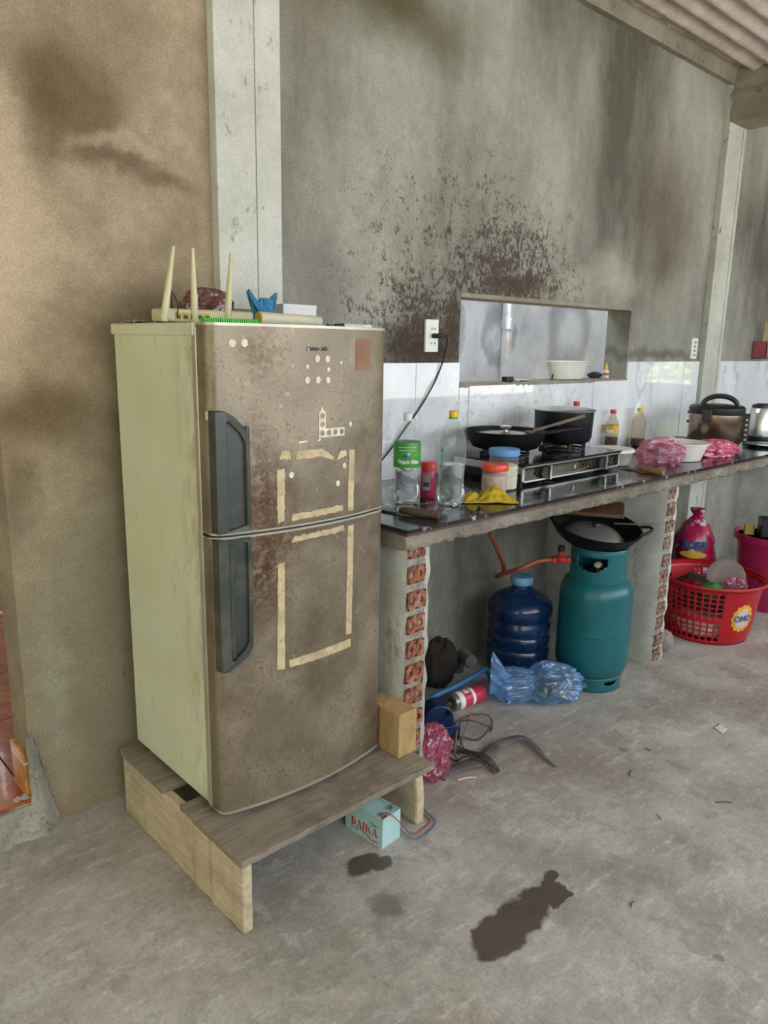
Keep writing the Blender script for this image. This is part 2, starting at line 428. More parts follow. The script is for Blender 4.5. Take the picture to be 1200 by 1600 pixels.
mt.put(mt.p.inputs['Base Color'], mt.mix(mt.rng(mt.noise(_g, 11, 6, .7), .55, .78, 0, .18), _bc, (.16, .14, .12)))
mt.put(mt.p.inputs['Roughness'], mt.rng(mt.noise(_g, 14, 5), .35, .7, .07, .22)); M_black = mt.m
M_grout = plain('grey grout', (.30, .29, .28), .9)
M_clay = plain('fired clay edge', (.10, .05, .035), .7, var=.2, vscale=30)
M_brick = plain('hollow clay brick', (.36, .125, .07), .9, var=.45, vscale=36, bump=.9, dirt=(.33, .28, .23), dirt_amt=.95)
M_brick2 = plain('mortar-smeared brick', (.30, .17, .125), .9, var=.4, vscale=36, bump=.9, dirt=(.34, .30, .25), dirt_amt=.95)
M_mortar = plain('crumbly mortar', (.34, .305, .255), .95, var=.3, vscale=40, bump=.9, bscale=90)
M_hole = plain('soot in brick hole', (.035, .02, .015), .95)

# ------------------------------------------------------------------ setting: shell
T0, T1 = 2.10, 2.235                                    # back wall faces
ZT = 2.90
b = MB()
for x0, x1, z0, z1 in ((-2.6, -.35, 0, ZT), (-.35, .588, 2.05, ZT), (.588, 2.345, 0, ZT), (2.345, 3.66, 0, 1.238), (2.345, 3.66, 1.60, ZT), (3.66, 9.0, 0, ZT)):
    b.box(x0, x1, T0, T1, z0, z1)
wb = struct(b.build('wall_back', M_wall, smooth=False), 'long grey-brown rendered kitchen wall with damp stains, door and serving hatch')
b = MB().box(-2.9, 9.2, -1.6, 2.1, -.12, 0)
struct(b.build('floor', M_floor, smooth=False), 'worn grey concrete kitchen floor with wet patches')
b = MB().grid(4, 400, lambda u, v: (-3.2+12.6*u, -1.5+4.0*v, 2.905-.15*(2.1-(-1.5+4.0*v))+.015*sin(2*pi*(-1.5+4.0*v)/.125)))
struct(b.build('ceiling', M_roof, solid=.008), 'corrugated pinkish-beige sheet roof seen from below')
b = MB().box(-2.75, -2.6, -1.4, 2.235, 0, .45); b.box(-2.75, -2.6, 1.85, 2.235, .45, 2.86); b.box(-2.75, -2.6, -1.4, 1.85, 2.2, 2.4)
struct(b.build('wall_left', M_wall, smooth=False))
b = MB().box(9, 9.15, -1.4, 2.235, 0, .97); b.box(9, 9.15, -1.4, -.8, .97, 2.36); b.box(9, 9.15, .02, 2.235, .97, 2.86); b.box(9, 9.15, -.8, .02, 2.0, 2.4)
struct(b.build('wall_right', M_wall, smooth=False))
b = MB().box(-2.6, -.5, -1.4, -1.28, 0, 2.36); b.box(7.6, 9, -1.4, -1.28, 0, 2.36); b.box(-.5, 7.6, -1.4, -1.28, 0, .85)  # unseen low parapet added across the front to cut low light under the counter
struct(b.build('wall_front_added_parapet', M_wall, smooth=False))
portal('front_opening_offscreen', 8.1, 1.55, (3.55, -1.34, 1.62), (0, 1, 0))
portal('window_left_offscreen', 3.25, 1.75, (-2.68, .225, 1.325), (1, 0, 0))
portal('window_right_offscreen', .82, 1.03, (9.07, -.39, 1.48), (-1, 0, 0))

# ring beam under the roof, with a ragged mortar edge along the sheets
b = MB()
def beam_pt(u, v):
    x = -2.6+11.6*u; e = .018*mnoise.noise(Vector((x*9, 2, 0)))+.010*mnoise.noise(Vector((x*31, 5, 0)))
    if v < .25: return (x, 2.098, 2.822)
    if v < .6: return (x, 2.062+.5*e, 2.818+.3*e)
    if v < .8: return (x, 2.058+e*.4, 2.872+e)
    return (x, 2.045+e*.5, 2.925)
b.grid(420, 4, lambda u, v: beam_pt(u, v))
o = struct(b.build('trim_1', M_beam, ang=60), 'ragged concrete ring beam along the wall top')
# concrete columns with formwork seam
def column(name, x0, x1, seam, mat, label):
    y0 = 2.065
    b = MB().box(x0, seam-.0012, y0, 2.11, 0, 2.83); b.box(seam+.0012, x1, y0-.003, 2.11, 0, 2.83); b.box(seam-.004, seam+.004, y0+.003, 2.11, 0, 2.83)
    o = b.build(name, mat, smooth=False, bevel=.002); return struct(o, label)
column('trim_2', 1.228, 1.452, 1.362, M_col, 'whitewashed concrete column with a vertical seam behind the fridge')
column('trim_3', 4.475, 4.69, 4.655, M_col2, 'weathered pale concrete column between the two wall bays')
b = MB().box(4.475, 4.70, -1.4, 2.07, 2.63, 2.70)
def side(u, v):
    yy = 2.07-5.0*u; e = .02*mnoise.noise(Vector((yy*7, v*5, 3)))
    return (4.475+e*(.6 if 0 < v < 1 else .2), yy, 2.70+v*(.2-.15*(2.07-yy)) if v > 0 else 2.70)
b.grid(160, 6, side)
struct(b.build('trim_4', M_beam, smooth=False), 'rough tie beam running from the column into the room')

# white wall tiles behind the counter: each tile a piece of the wall
TW = .3135
xs = [2.092+TW*k for k in range(-2, 13)]
full = None
for k, xa in enumerate(xs):
    xb = xa+TW
    if 4.47 > xa and xb > 4.47: xb = 4.472
    elif xa >= 4.47 and xa < 4.70: xa = 4.693
    if xb-xa < .02: continue
    top = 1.327
    cuts = [(xa, xb, .885, top)]
    if xb > 2.345 and xa < 3.66:                        # tiles stop at the sill of the hatch
        cuts = []
        if xa < 2.345: cuts.append((xa, 2.345, .885, top))
        if xb > 3.66: cuts.append((3.66, xb, .885, top))
        cuts.append((max(xa, 2.345), min(xb, 3.66), .885, 1.232))
    for a, c_, z0, z1 in cuts:
        if c_-a < .012: continue
        MB().box(a+.0012, c_-.0012, 2.088+.0012*(k % 3), 2.102, z0, z1).build('wall_tile', M_tile, wb, smooth=False, bevel=.0015, seg=1)
b = MB()
for xa, xb in ((1.4785, 1.585), (3.0485, 3.149), (5.2905, 5.407)): b.box(xa, xb, 2.0865, 2.101, 0, .82)
b.box(1.452, 5.75, 2.0865, 2.101, .82, .8845)
struct(b.build('trim_7', M_plaster, smooth=False), 'plaster bedding where the counter meets the wall')
MB().box(1.46, 5.9, 2.094, 2.101, .86, 1.20).build('grout_bed', M_grout, wb, smooth=False)
# hatch: dusty sill board and lintel strip
M_dust = concrete('dusty cement sill', (.26, .23, .18), (.42, .38, .31))
b = MB().grid(120, 3, lambda u, v: (2.345+1.315*u, (2.089, 2.089, 2.12, 2.236)[int(round(v*3))]+.001*mnoise.noise(Vector((u*60, 1, v))), (1.226, 1.241, 1.243, 1.242)[int(round(v*3))]+.004*mnoise.noise(Vector((u*50, 4, v*3)))))
b.build('hatch_sill', M_dust, wb)
MB().box(2.345, 3.66, 2.098, 2.236, 1.585, 1.602).build('hatch_lintel', M_beam, wb, smooth=False)

# alley behind the hatch
b = MB().box(1.3, 9, 3.2, 3.32, 0, 2.7)
struct(b.build('wall_rear', M_alley, smooth=False), 'blue-white stained outside wall seen through the serving hatch')
b = MB().box(1.3, 12, 2.235, 3.2, -.12, 0.0)
struct(b.build('floor_rear', M_slab, smooth=False))
M_pvc = plain('weathered white pipe', (.74, .76, .80), .5, dirt=(.42, .25, .14), dirt_amt=.7)
b = MB().tube([(3.99, 3.165, 0), (3.99, 3.165, 3.4)], .034, 16)
o = tag(b.build('drain_pipe', M_pvc), 'white plastic drain pipe standing against the wall beyond the hatch', 'pipe')
MB().tube([(3.99, 3.165, 1.50), (3.99, 3.165, 1.56)], .040, 16).build('pipe_clip', M_pvc, o)

# tiled room beyond the door
def parquet():
    t = NT('orange wood-pattern floor tile'); p = t.pos(); q = t.mapping(p, (1, 1, 1), rot=(0, 0, pi/4))
    br = t.n('ShaderNodeTexBrick'); t.put(br.inputs['Vector'], q); t.put(br.inputs['Scale'], 5.5); t.put(br.inputs['Mortar Size'], .012)
    t.put(br.inputs['Color1'], (.42, .10, .035)); t.put(br.inputs['Color2'], (.60, .22, .075)); t.put(br.inputs['Mortar'], (.30, .10, .05))
    gr = t.noise(t.mapping(q, (2, 26, 1)), 6, 5, .6)
    c = t.mix(t.rng(gr, .35, .7), t.mix(1, br.outputs[0], (.7, .6, .55), 'MULTIPLY'), br.outputs[0])
    t.set(color=c, rough=.13, spec=.6, coat=.3); return t.m
M_parq = parquet()
b = MB().box(-2.6, 1.2, 2.235, 6.2, -.1, .088); b.box(-.35, .588, 2.09, 2.236, -.1, .088)
fr = struct(b.build('floor_2', M_grout, smooth=False), 'raised floor of the room beyond the door')
proto = None
for i in range(9):
    for j in range(10):
        x = .582-.4*(i+1); y = 2.095+.4*j
        if x < -2.6: continue
        if proto is None: proto = MB().box(.0015, .3985, .0015, .3985, 0, .012).build('floor_tile', M_parq, fr, smooth=False, bevel=.002, seg=1); proto.location = (x, y, .086)
        else: share(proto, 'floor_tile', (x, y, .086), fr)
for i in range(2):
    for j in range(10):
        y = 2.245+.4*j; share(proto, 'floor_tile', (.582+.4*i, y, .086), fr) if .582+.4*i < 1 else None
M_pinkwall = plain('cream painted render', (.62, .52, .40), .8, bump=.2)
b = MB().box(1.1, 1.2, 2.235, 4.45, .05, 2.8); b.box(1.1, 1.2, 4.95, 6.2, .05, 2.8); b.box(1.1, 1.2, 4.45, 4.95, .05, 1.2); b.box(1.1, 1.2, 4.45, 4.95, 1.75, 2.8); struct(b.build('wall_room_right', M_pinkwall, smooth=False))  # small unseen window added to give the glare on the floor tiles
b = MB().box(-2.7, -2.6, 2.235, 6.2, .05, 2.8); struct(b.build('wall_room_left', M_pinkwall, smooth=False))
b = MB().box(-2.6, -.9, 6.1, 6.2, .05, 2.8); b.box(.7, 1.1, 6.1, 6.2, .05, 2.8); b.box(-.9, .7, 6.1, 6.2, 2.2, 2.8)
struct(b.build('wall_room_back', M_pinkwall, smooth=False))
b = MB().box(-2.7, 1.2, 2.235, 6.2, 2.8, 2.9); struct(b.build('ceiling_room', M_pinkwall, smooth=False))
portal('added_room_window_offscreen', .5, .55, (1.15, 4.7, 1.475), (-1, 0, 0))
portal('room_door_offscreen', 1.6, 2.1, (-.1, 6.15, 1.12), (0, -1, 0))
# broken cement threshold and jamb foot
def sill_pt(u, v):
    x = -.35+.955*u; e = mnoise.noise(Vector((x*14, v*4, 9)))*.022+abs(mnoise.noise(Vector((x*34, v*7, 2))))*.022-abs(mnoise.noise(Vector((x*80, v*16, 3))))*.010
    prof = ((2.052, 0), (2.062, .035), (2.078, .072), (2.10, .094), (2.13, .098))
    k = v*4; i = min(3, int(k)); f = k-i
    yy = prof[i][0]*(1-f)+prof[i+1][0]*f; zz = prof[i][1]*(1-f)+prof[i+1][1]*f
    return (x, yy+e*(1 if v < .9 else .2), max(0, zz+(e*.8 if 0.1 < v < .9 else 0)))
b = MB().grid(260, 30, sill_pt)
M_crumb = concrete('crumbling cement', (.36, .35, .30), (.58, .57, .50), None, (.14, .13, .11), .7, 24)
struct(b.build('trim_5', M_crumb, ang=25), 'broken cement threshold under the doorway')
def foot(u, v):
    z = .30*v; e = mnoise.noise(Vector((u*3, z*30, 4)))*.016+abs(mnoise.noise(Vector((u*6, z*60, 6))))*.016-.006
    return (.580+.075*u*(1-.75*v)+e*.5, 2.094-.022*(1-v)*sin(pi*min(1, u*1.1))+e*.6, z)
b = MB().grid(14, 30, foot)
struct(b.build('trim_6', M_crumb, ang=25), 'broken cement at the foot of the door jamb')
def skirt():
    t = NT('amber patterned skirting tile'); p = t.pos(); y = t.xyz(p)
    c = t.mix(t.rng(t.noise(t.warp(p, 8, .06), 30, 4), .4, .65), (.56, .21, .055), (.74, .36, .10))
    ln = t.rng(t.math('ABSOLUTE', t.math('SUBTRACT', y[2], .205)), .006, .003)
    c = t.mix(ln, c, (.80, .62, .40)); t.set(color=c, rough=.15, coat=.3); return t.m
MB().box(.574, .589, 2.112, 2.232, .095, .235).build('skirting_tile', skirt(), wb, smooth=False, bevel=.003)

# ground and planting outside
M_ground = plain('sunlit concrete yard', (.44, .43, .41), .95, bump=.3)
b = MB().box(-30, 30, -30, 30, -.3, -.13)
struct(b.build('ground', M_ground, smooth=False))
def leafmat():
    t = NT('sunlit leaves'); n = t.n('ShaderNodeObjectInfo'); p = t.pos()
    c = t.mix(t.rng(t.noise(p, 5, 3), .3, .7), (.30, .40, .03), (.66, .70, .08))
    t.set(color=c, rough=.45)
    tl = t.n('ShaderNodeBsdfTranslucent'); t.put(tl.inputs[0], c); mx = t.n('ShaderNodeMixShader'); t.put(mx.inputs[0], .4)
    t.t.links.new(t.p.outputs[0], mx.inputs[1]); t.t.links.new(tl.outputs[0], mx.inputs[2]); t.t.links.new(mx.outputs[0], t.out.inputs[0])
    return t.m
M_leaf = leafmat()
def hedge(name, x0, x1, y0, y1, z1, n, label):
    rnd = random.Random(n); b = MB()
    for _ in range(n):
        c = Vector((rnd.uniform(x0, x1), rnd.uniform(y0, y1), rnd.random()**.8*z1))
        a = Vector((rnd.gauss(0, 1), rnd.gauss(0, 1), rnd.gauss(0, .6))).normalized(); d = a.cross(Vector((rnd.gauss(0, 1), rnd.gauss(0, 1), 1))).normalized()
        L = rnd.uniform(.09, .18); W = L*.45
        b.add([c-a*L, c+d*W, c+a*L, c-d*W], [(0, 1, 2, 3)])
    o = b.build(name, M_leaf, smooth=False); return tag(o, label, 'hedge', kind='stuff')
hedge('leafy_hedge', -6.2, -4.6, -4.5, 4.5, 2.6, 5200, 'yellow-green leafy hedge outside the left window')
hedge('leafy_shrubs', 12.2, 13.8, -4.5, 1.5, 3.0, 7000, 'yellow-green leafy shrubs outside the right window')
# ------------------------------------------------------------------ refrigerator
FX0, FX1, FZ0, FZ1 = .862, 1.40, .225, 1.437
def doorY(x):
    u = min(1, max(0, (x-FX0)/(FX1-FX0))); return 1.512-.037*(1-(2*u-1)**2)
def fridge_side():
    t = NT('yellowed pale enamel'); p = t.pos(); x, y, z = t.xyz(p)
    c = t.mix(t.rng(t.noise(p, 3, 5), .35, .65), (.66, .70, .66), (.80, .84, .80))
    yel = t.rng(t.noise(p, 3.5, 5), .3, .7, .15, .50)
    c = t.mix(yel, c, (.70, .66, .24))                                # years of kitchen grease, in patches
    edge = t.math('MULTIPLY', t.rng(y, 1.70, 1.575), t.rng(t.noise(t.mapping(p, (1, 1, .4)), 14, 6, .75), .42, .66))
    c = t.mix(t.math('MULTIPLY', edge, .8), c, (.33, .23, .07))
    c = t.mix(t.rng(t.noise(t.mapping(p, (1, 1, .22)), 26, 6, .75), .60, .70, 0, .5), c, (.36, .33, .22))
    sp = t.math('MULTIPLY', t.rng(t.voronoi(p, 34), .11, .08), t.rng(t.noise(p, 4, 2), .55, .62))
    c = t.mix(t.math('MULTIPLY', sp, .6), c, (.13, .10, .05))
    t.set(color=c, rough=.34, spec=.5); t.bump(t.noise(p, 300, 2), .12, .002); return t.m
def fridge_front():
    t = NT('grimy silver door'); p = t.pos(); x, y, z = t.xyz(p); w = t.warp(p, 6, .10, 6)
    c = t.mix(t.rng(t.noise(p, 5, 7, .68), .34, .66), (.155, .118, .080), (.325, .268, .192))
    for cx, cz, rx, rz, a in ((.99, 1.03, .08, .11, 1.0), (.98, .86, .08, .13, 1.0), (.99, 1.37, .07, .07, .6), (1.05, .93, .12, .03, .6), (.985, 1.15, .04, .10, .5)):
        f = t.math('MULTIPLY', t.blob(w, (cx, 0, cz), (rx, 0, rz), .95), a)
        f = t.math('MULTIPLY', f, t.rng(t.noise(p, 60, 5, .7), .32, .55))
        c = t.mix(f, c, (.10, .045, .018))                            # rust bloom
    dk = t.rng(t.noise(p, 120, 6, .8), .55, .64)
    dk = t.math('MULTIPLY', dk, t.rng(t.noise(p, 5, 3), .30, .58))
    c = t.mix(t.math('MULTIPLY', dk, .85), c, (.07, .04, .02))
    c = t.mix(t.rng(t.noise(t.mapping(p, (1, 1, .16)), 30, 5, .7), .60, .68, 0, .4), c, (.15, .11, .075))
    c = t.mix(t.rng(t.noise(p, 38, 5, .7), .64, .70, 0, .55), c, (.50, .45, .35))
    t.set(color=c, rough=t.rng(t.noise(p, 20, 4), .3, .7, .28, .5), spec=.5, metal=.35)
    t.bump(t.noise(p, 90, 4), .2, .003); return t.m
M_fs = fridge_side(); M_ff = fridge_front()
M_trim = plain('silver door trim', (.50, .48, .40), .35, .4, dirt=(.30, .24, .13), dirt_amt=.6)
M_gask = plain('black door gasket', (.02, .02, .02), .8)
M_hand = plain('dark grey handle plastic', (.055, .062, .056), .35, var=.15, dirt=(.17, .16, .12), dirt_amt=.5)
M_tape = plain('old tape residue', (.62, .49, .30), .7, var=.22, vscale=45, dirt=(.34, .23, .12), dirt_amt=.85)
M_glue = plain('pale glue mark', (.78, .70, .54), .7, var=.15, vscale=60)
M_energy = plain('faded brown sticker', (.27, .135, .075), .55, var=.15)
M_logo = plain('dull logo lettering', (.055, .048, .038), .4, .3)
fr_ = thing('refrigerator', 'grimy two-door refrigerator with dark grey handles, raised on a wooden stand', 'refrigerator', (0, 0, 0))
fr_.location = (1.13, 1.76, FZ0)
off = Matrix.Translation((-1.13, -1.76, -FZ0))
def FB(b, name, mat, parent=None, **kw):
    o = b.build(name, mat, parent or fr_, **kw)
    if parent is None: o.location = (-1.13, -1.76, -FZ0)              # meshes keep world-scale coordinates
    return o
FB(MB().box(FX0, FX1, 1.572, 2.0, FZ0, 1.415), 'body', M_fs, bevel=.005)
FB(MB().box(FX0-.006, FX1+.004, 1.565, 2.004, 1.408, FZ1), 'top_panel', M_fs, bevel=.004)
FB(MB().box(FX0+.012, FX1-.012, 1.562, 1.574, FZ0+.01, 1.41), 'gasket', M_gask, smooth=False)
FB(MB().box(FX0-.003, FX0+.006, 1.560, 1.578, FZ0, 1.43), 'front_edge_strip', M_trim, smooth=False, bevel=.002)
def door_poly(inset=0.0):
    n = 26; pts = [(FX0, 1.562), (FX0, 1.535)]
    us = [.0004, .002, .005, .010, .016, .024, .033, .042]; us = us+[.042+(1-.084)*k/22 for k in range(1, 22)]+[1-v for v in us[::-1]]
    for u in us:
        x = FX0+(FX1-FX0)*u; y = doorY(x)
        e = min(x-FX0, FX1-x)
        if e < .022: y += .020*(1-math.sqrt(max(0, 1-(1-e/.022)**2)))
        pts.append((x, y+inset))
    return pts+[(FX1, 1.535), (FX1, 1.562)]
FB(MB().prism(door_poly(), .957, 1.432), 'freezer_door', M_ff, ang=35)
FB(MB().prism(door_poly(), FZ0, .943), 'fridge_door', M_ff, ang=35)
for z0, z1 in ((.953, .9575), (.9425, .948), (1.431, 1.4375), (FZ0-.004, FZ0+.003)):
    FB(MB().prism([(x, y-.002) for x, y in door_poly()], z0, z1), 'door_trim', M_trim, ang=35)
FB(MB().prism(door_poly(.012), .946, .955), 'door_gap', M_gask, smooth=False)
def handle(outer, inner):
    n = len(outer); b = MB(); v = []
    Y = lambda x: doorY(max(x, FX0+.02))
    for (x, z) in outer: v.append((x, Y(x)+.012, z))
    for (x, z) in outer: v.append((x+(.004 if x < .9 else -.003), Y(x)-.013, z+(-.003 if z == max(q[1] for q in outer) else 0)))
    for (x, z) in inner: v.append((x, Y(x)-.012, z))
    for (x, z) in inner: v.append((x+.002, Y(x)+.002, z))
    f = []
    for i in range(n):
        j = (i+1) % n
        for r in range(3): f.append((r*n+i, r*n+j, (r+1)*n+j, (r+1)*n+i))
    b.add(v, f); h = FB(b, 'handle', M_hand, smooth=False, bevel=.0025)
    b = MB(); b.add([(x+.001, Y(x)-.001, z) for x, z in inner], [tuple(range(n))])
    FB(b, 'grip_recess', M_hand, h, smooth=False)
    cx = sum(q[0] for q in inner)/n
    # soft scoop inside the grip
    zs = sorted(q[1] for q in inner); 
    FB(MB().tube([(inner[0][0]+.004, Y(inner[0][0])-.011, zs[0]+.01), (inner[0][0]+.004, Y(inner[0][0])-.011, zs[-1]-.012)], .005, 8), 'grip_lip', M_hand, h)
up_o = [(.862, .959), (.862, 1.243), (.885, 1.246), (.912, 1.232), (.935, 1.208), (.948, 1.182), (.949, 1.10), (.949, .961)]
up_i = [(.893, .966), (.893, 1.218), (.897, 1.220), (.910, 1.207), (.926, 1.190), (.936, 1.168), (.937, 1.10), (.937, .975)]
lo_o = [(.862, .946), (.862, .614), (.882, .612), (.910, .628), (.934, .645), (.948, .668), (.949, .80), (.949, .945)]
lo_i = [(.893, .940), (.893, .640), (.897, .638), (.910, .650), (.926, .664), (.936, .682), (.937, .80), (.937, .933)]
handle(up_o[::-1], up_i[::-1]); handle(lo_o, lo_i)
# white cap showing on the handle top
FB(MB().prism([(.8615, 1.530), (.8615, 1.522), (.882, 1.494), (.884, 1.50)], 1.222, 1.242), 'handle_cap', plain('worn pale handle cap', (.62, .64, .50), .4, dirt=(.2, .2, .1)), smooth=False)
def patch(quad, name, mat, jit=.0015, nu=14, nv=4, lift=.0009):
    q = quad; s = random.random()*50
    def pt(u, v):
        x = (q[0][0]*(1-u)+q[1][0]*u)*(1-v)+(q[3][0]*(1-u)+q[2][0]*u)*v
        z = (q[0][1]*(1-u)+q[1][1]*u)*(1-v)+(q[3][1]*(1-u)+q[2][1]*u)*v
        if u in (0, 1) or v in (0, 1):
            x += jit*mnoise.noise(Vector((x*90+s, z*90, 1))); z += jit*mnoise.noise(Vector((x*90, z*90+s, 7)))
        return (x, doorY(x)-lift, z)
    return FB(MB().grid(nu, nv, pt), name, mat)
TAPES = {
    'tl': [(1.027, 1.123), (1.06, 1.122), (1.055, 1.143), (1.034, 1.143)],
    'top': [(1.073, 1.12), (1.154, 1.121), (1.154, 1.14), (1.077, 1.141)],
    'bend': [(1.154, 1.121), (1.19, 1.106), (1.19, 1.117), (1.154, 1.14)],
    'tr': [(1.201, 1.106), (1.238, 1.116), (1.233, 1.131), (1.213, 1.128)],
    'right': [(1.242, 0.967), (1.264, 0.966), (1.267, 1.128), (1.245, 1.13)],
    'left': [(1.021, 0.967), (1.039, 0.969), (1.042, 1.099), (1.02, 1.099)],
    'bot': [(1.06, 0.968), (1.225, 0.973), (1.223, 0.988), (1.062, 0.984)],
    'ltop': [(1.06, 0.914), (1.231, 0.917), (1.23, 0.932), (1.067, 0.928)],
    'lright': [(1.238, 0.623), (1.261, 0.62), (1.265, 0.926), (1.243, 0.928)],
    'lleft': [(1.014, 0.585), (1.036, 0.583), (1.039, 0.867), (1.02, 0.863)],
    'lbot': [(1.049, 0.583), (1.259, 0.583), (1.256, 0.608), (1.049, 0.604)]}
for k, q in TAPES.items():
    tall = abs(q[3][1]-q[0][1]) > .1
    patch(q, 'tape_residue', M_tape, .004 if k in ('left', 'bot', 'ltop') else .0018, 4 if tall else 18, 18 if tall else 4)
patch([(1.269, 1.331), (1.325, 1.33), (1.326, 1.409), (1.268, 1.408)], 'faded_sticker', M_energy, .0005, 6, 6)
for q in ([(1.082, 1.159), (1.107, 1.160), (1.107, 1.165), (1.082, 1.163)], [(1.138, 1.158), (1.15, 1.162), (1.148, 1.167), (1.138, 1.164)]):
    patch(q, 'glue_mark', M_glue, .002, 6, 2)
for (x, z, r) in ((1.138, 1.36, .0075), (1.17, 1.359, .0075), (1.108, 1.309, .0075), (1.14, 1.309, .0075), (1.171, 1.308, .0075), (1.108, 1.341, .005), (1.173, 1.334, .005),
                  (1.06, 1.083, .007), (1.206, 1.046, .007), (1.229, 1.09, .006), (1.11, 1.386, .006), (1.143, 1.383, .005), (.917, 1.393, .008), (.945, 1.394, .008), (1.25, 1.195, .006), (1.215, 1.35, .004)):
    n = 12; s = random.random()*9
    pts = [(r*(1+.25*mnoise.noise(Vector((cos(a)*2, sin(a)*2, s))))*cos(a), r*1.15*sin(a)) for a in (2*pi*k/n for k in range(n))]
    FB(MB().add([(x+px, doorY(x+px)-.001, z+pz) for px, pz in pts], [tuple(range(n))]), 'glue_dot', M_glue, smooth=False)
b = MB()                                                                # torn sticker lattice
cell = .0215
for cx, cz in ((0, 0), (1, 0), (2, 0), (3, 0), (0, 1), (0, 2)):
    X0 = 1.142+cx*cell; Z0 = 1.168+cz*cell; n = 16; vs = []
    for k in range(n):
        a = 2*pi*k/n; ca, sa = cos(a), sin(a); m = max(abs(ca), abs(sa))
        for rr in (cell*.5/m, cell*.33*(1+.08*mnoise.noise(Vector((k, cx, cz))))):
            xx = X0+cell/2+ca*rr; zz = Z0+cell/2+sa*rr
            vs.append((xx, doorY(xx)-.001, zz))
    b.add(vs, [(2*k, 2*((k+1) % n), 2*((k+1) % n)+1, 2*k+1) for k in range(n)])
b.add([(x, doorY(x)-.001, z) for x, z in ((1.146, 1.232), (1.160, 1.232), (1.152, 1.246))], [(0, 1, 2)])
FB(b, 'torn_sticker', M_glue, smooth=False)
def door_text(body, size, x, z, mat, name, **kw):
    b = text_mb(body, size, **kw); b.v = [(x+vx, doorY(x+vx)-.0012-vz, z+vy) for vx, vy, vz in b.v]
    return FB(b, name, mat, smooth=False)
door_text('Panasonic', .0165, 1.138, 1.384, M_logo, 'logo_lettering', bold=.0004)
door_text('...', .012, 1.30, 1.085, plain('red pen mark', (.35, .05, .03), .7), 'red_mark')
for x in (.89, 1.37):
    for y in (1.60, 1.96): FB(MB().lathe([(.018, .2065), (.020, .228)], 12, (x, y, 0)), 'foot', M_gask)

# ------------------------------------------------------------------ wooden stand
def wood(name, a, b_, along=(1, 9, 9), rough=.75, dirt=(.13, .11, .09), amt=.6, sc=5):
    t = NT(name); p = t.pos(); q = t.mapping(t.warp(p, 3, .05), along)
    c = t.mix(t.rng(t.noise(q, sc, 6, .65), .32, .68), a, b_)
    c = t.mix(t.rng(t.noise(t.mapping(p, along), sc*4, 4, .7), .55, .72, 0, .5), c, tuple(v*.45 for v in a))
    c = t.mix(t.rng(t.noise(p, 7, 6, .7), .50, .66, 0, amt), c, dirt)
    t.set(color=c, rough=rough, spec=.3); t.bump(t.noise(t.mapping(p, along), sc*6, 5, .7), .4, .004); return t.m
M_w1 = wood('weathered grey plank', (.22, .185, .145), (.37, .32, .26), (1, 12, 12))
M_w2 = wood('plastered board', (.52, .41, .27), (.76, .64, .46), (9, 1, 9), .8, (.30, .25, .18), .5)
M_w3 = wood('warm timber block', (.40, .25, .11), (.58, .39, .19), (6, 6, 1.5), .7, (.28, .18, .09), .5)
st = thing('wooden_stand', 'low weathered plank stand carrying the refrigerator', 'stand', (1.14, 1.68, 0))
def ST(b, name, mat, **kw):
    o = b.build(name, mat, st, **kw); o.location = (-1.14, -1.68, 0); return o
def rough_board(x0, x1, y0, y1, z0, z1, n=24, amp=.004, axis='x', seed=0):
    """plank with slightly uneven long edges"""
    b = MB()
    if axis == 'x':
        P = [(x0+(x1-x0)*k/n, y0+amp*mnoise.noise(Vector((k*.7, seed, 0)))) for k in range(n+1)] + [(x1-(x1-x0)*k/n, y1+amp*mnoise.noise(Vector((k*.7, seed, 5)))) for k in range(n+1)]
    else:
        P = [(x0+amp*mnoise.noise(Vector((k*.7, seed, 2))), y1-(y1-y0)*k/n) for k in range(n+1)] + [(x1+amp*mnoise.noise(Vector((k*.7, seed, 8))), y0+(y1-y0)*k/n) for k in range(n+1)]
    return b.prism(P, z0, z1)
ST(rough_board(.812, 1.468, 1.345, 1.575, .188, .2055, seed=1), 'plank', M_w1, smooth=False, bevel=.002)
ST(rough_board(.816, 1.46, 1.579, 1.652, .188, .204, seed=2), 'plank', M_w1, smooth=False, bevel=.002)
ST(rough_board(.812, 1.46, 1.745, 2.012, .188, .2065, seed=3), 'plank', M_w1, smooth=False, bevel=.002)
ST(rough_board(.818, .846, 1.352, 2.008, 0, .189, axis='y', seed=4, amp=.006), 'side_board', M_w2, smooth=False, bevel=.004)
b = MB()                                                                # right support, its front end rounded off
P = [(1.375, .0), (1.375, .10), (1.383, .15), (1.392, .189), (2.0, .189), (2.0, 0)]
b.prism([(y, z) for y, z in P], 1.43, 1.462, Matrix(((0, 0, 1, 0), (1, 0, 0, 0), (0, 1, 0, 0), (0, 0, 0, 1))))
ST(b, 'side_board', M_w2, smooth=False, bevel=.008)
blk = MB().box(1.4035, 1.4765, 1.432, 1.585, .2055, .345)
o = tag(blk.build('wood_block', M_w3, smooth=False, bevel=.004), 'warm brown timber block wedged between the refrigerator and the brick support', 'wood block')

# crumpled scrap behind the block
M_clear = film('clear film', (.75, .76, .76), .25, .1, .6)
b = MB().blobmesh((1.434, 1.655, .268), (.022, .05, .075), crumple(21, .2, .15), 28, 20); b.v = [(min(max(x, 1.406), 1.472), max(y, 1.588), max(z, .205)) for x, y, z in b.v]
tag(b.build('plastic_scrap', M_clear, ang=25), 'crumpled clear plastic scrap behind the timber block', 'plastic scrap')

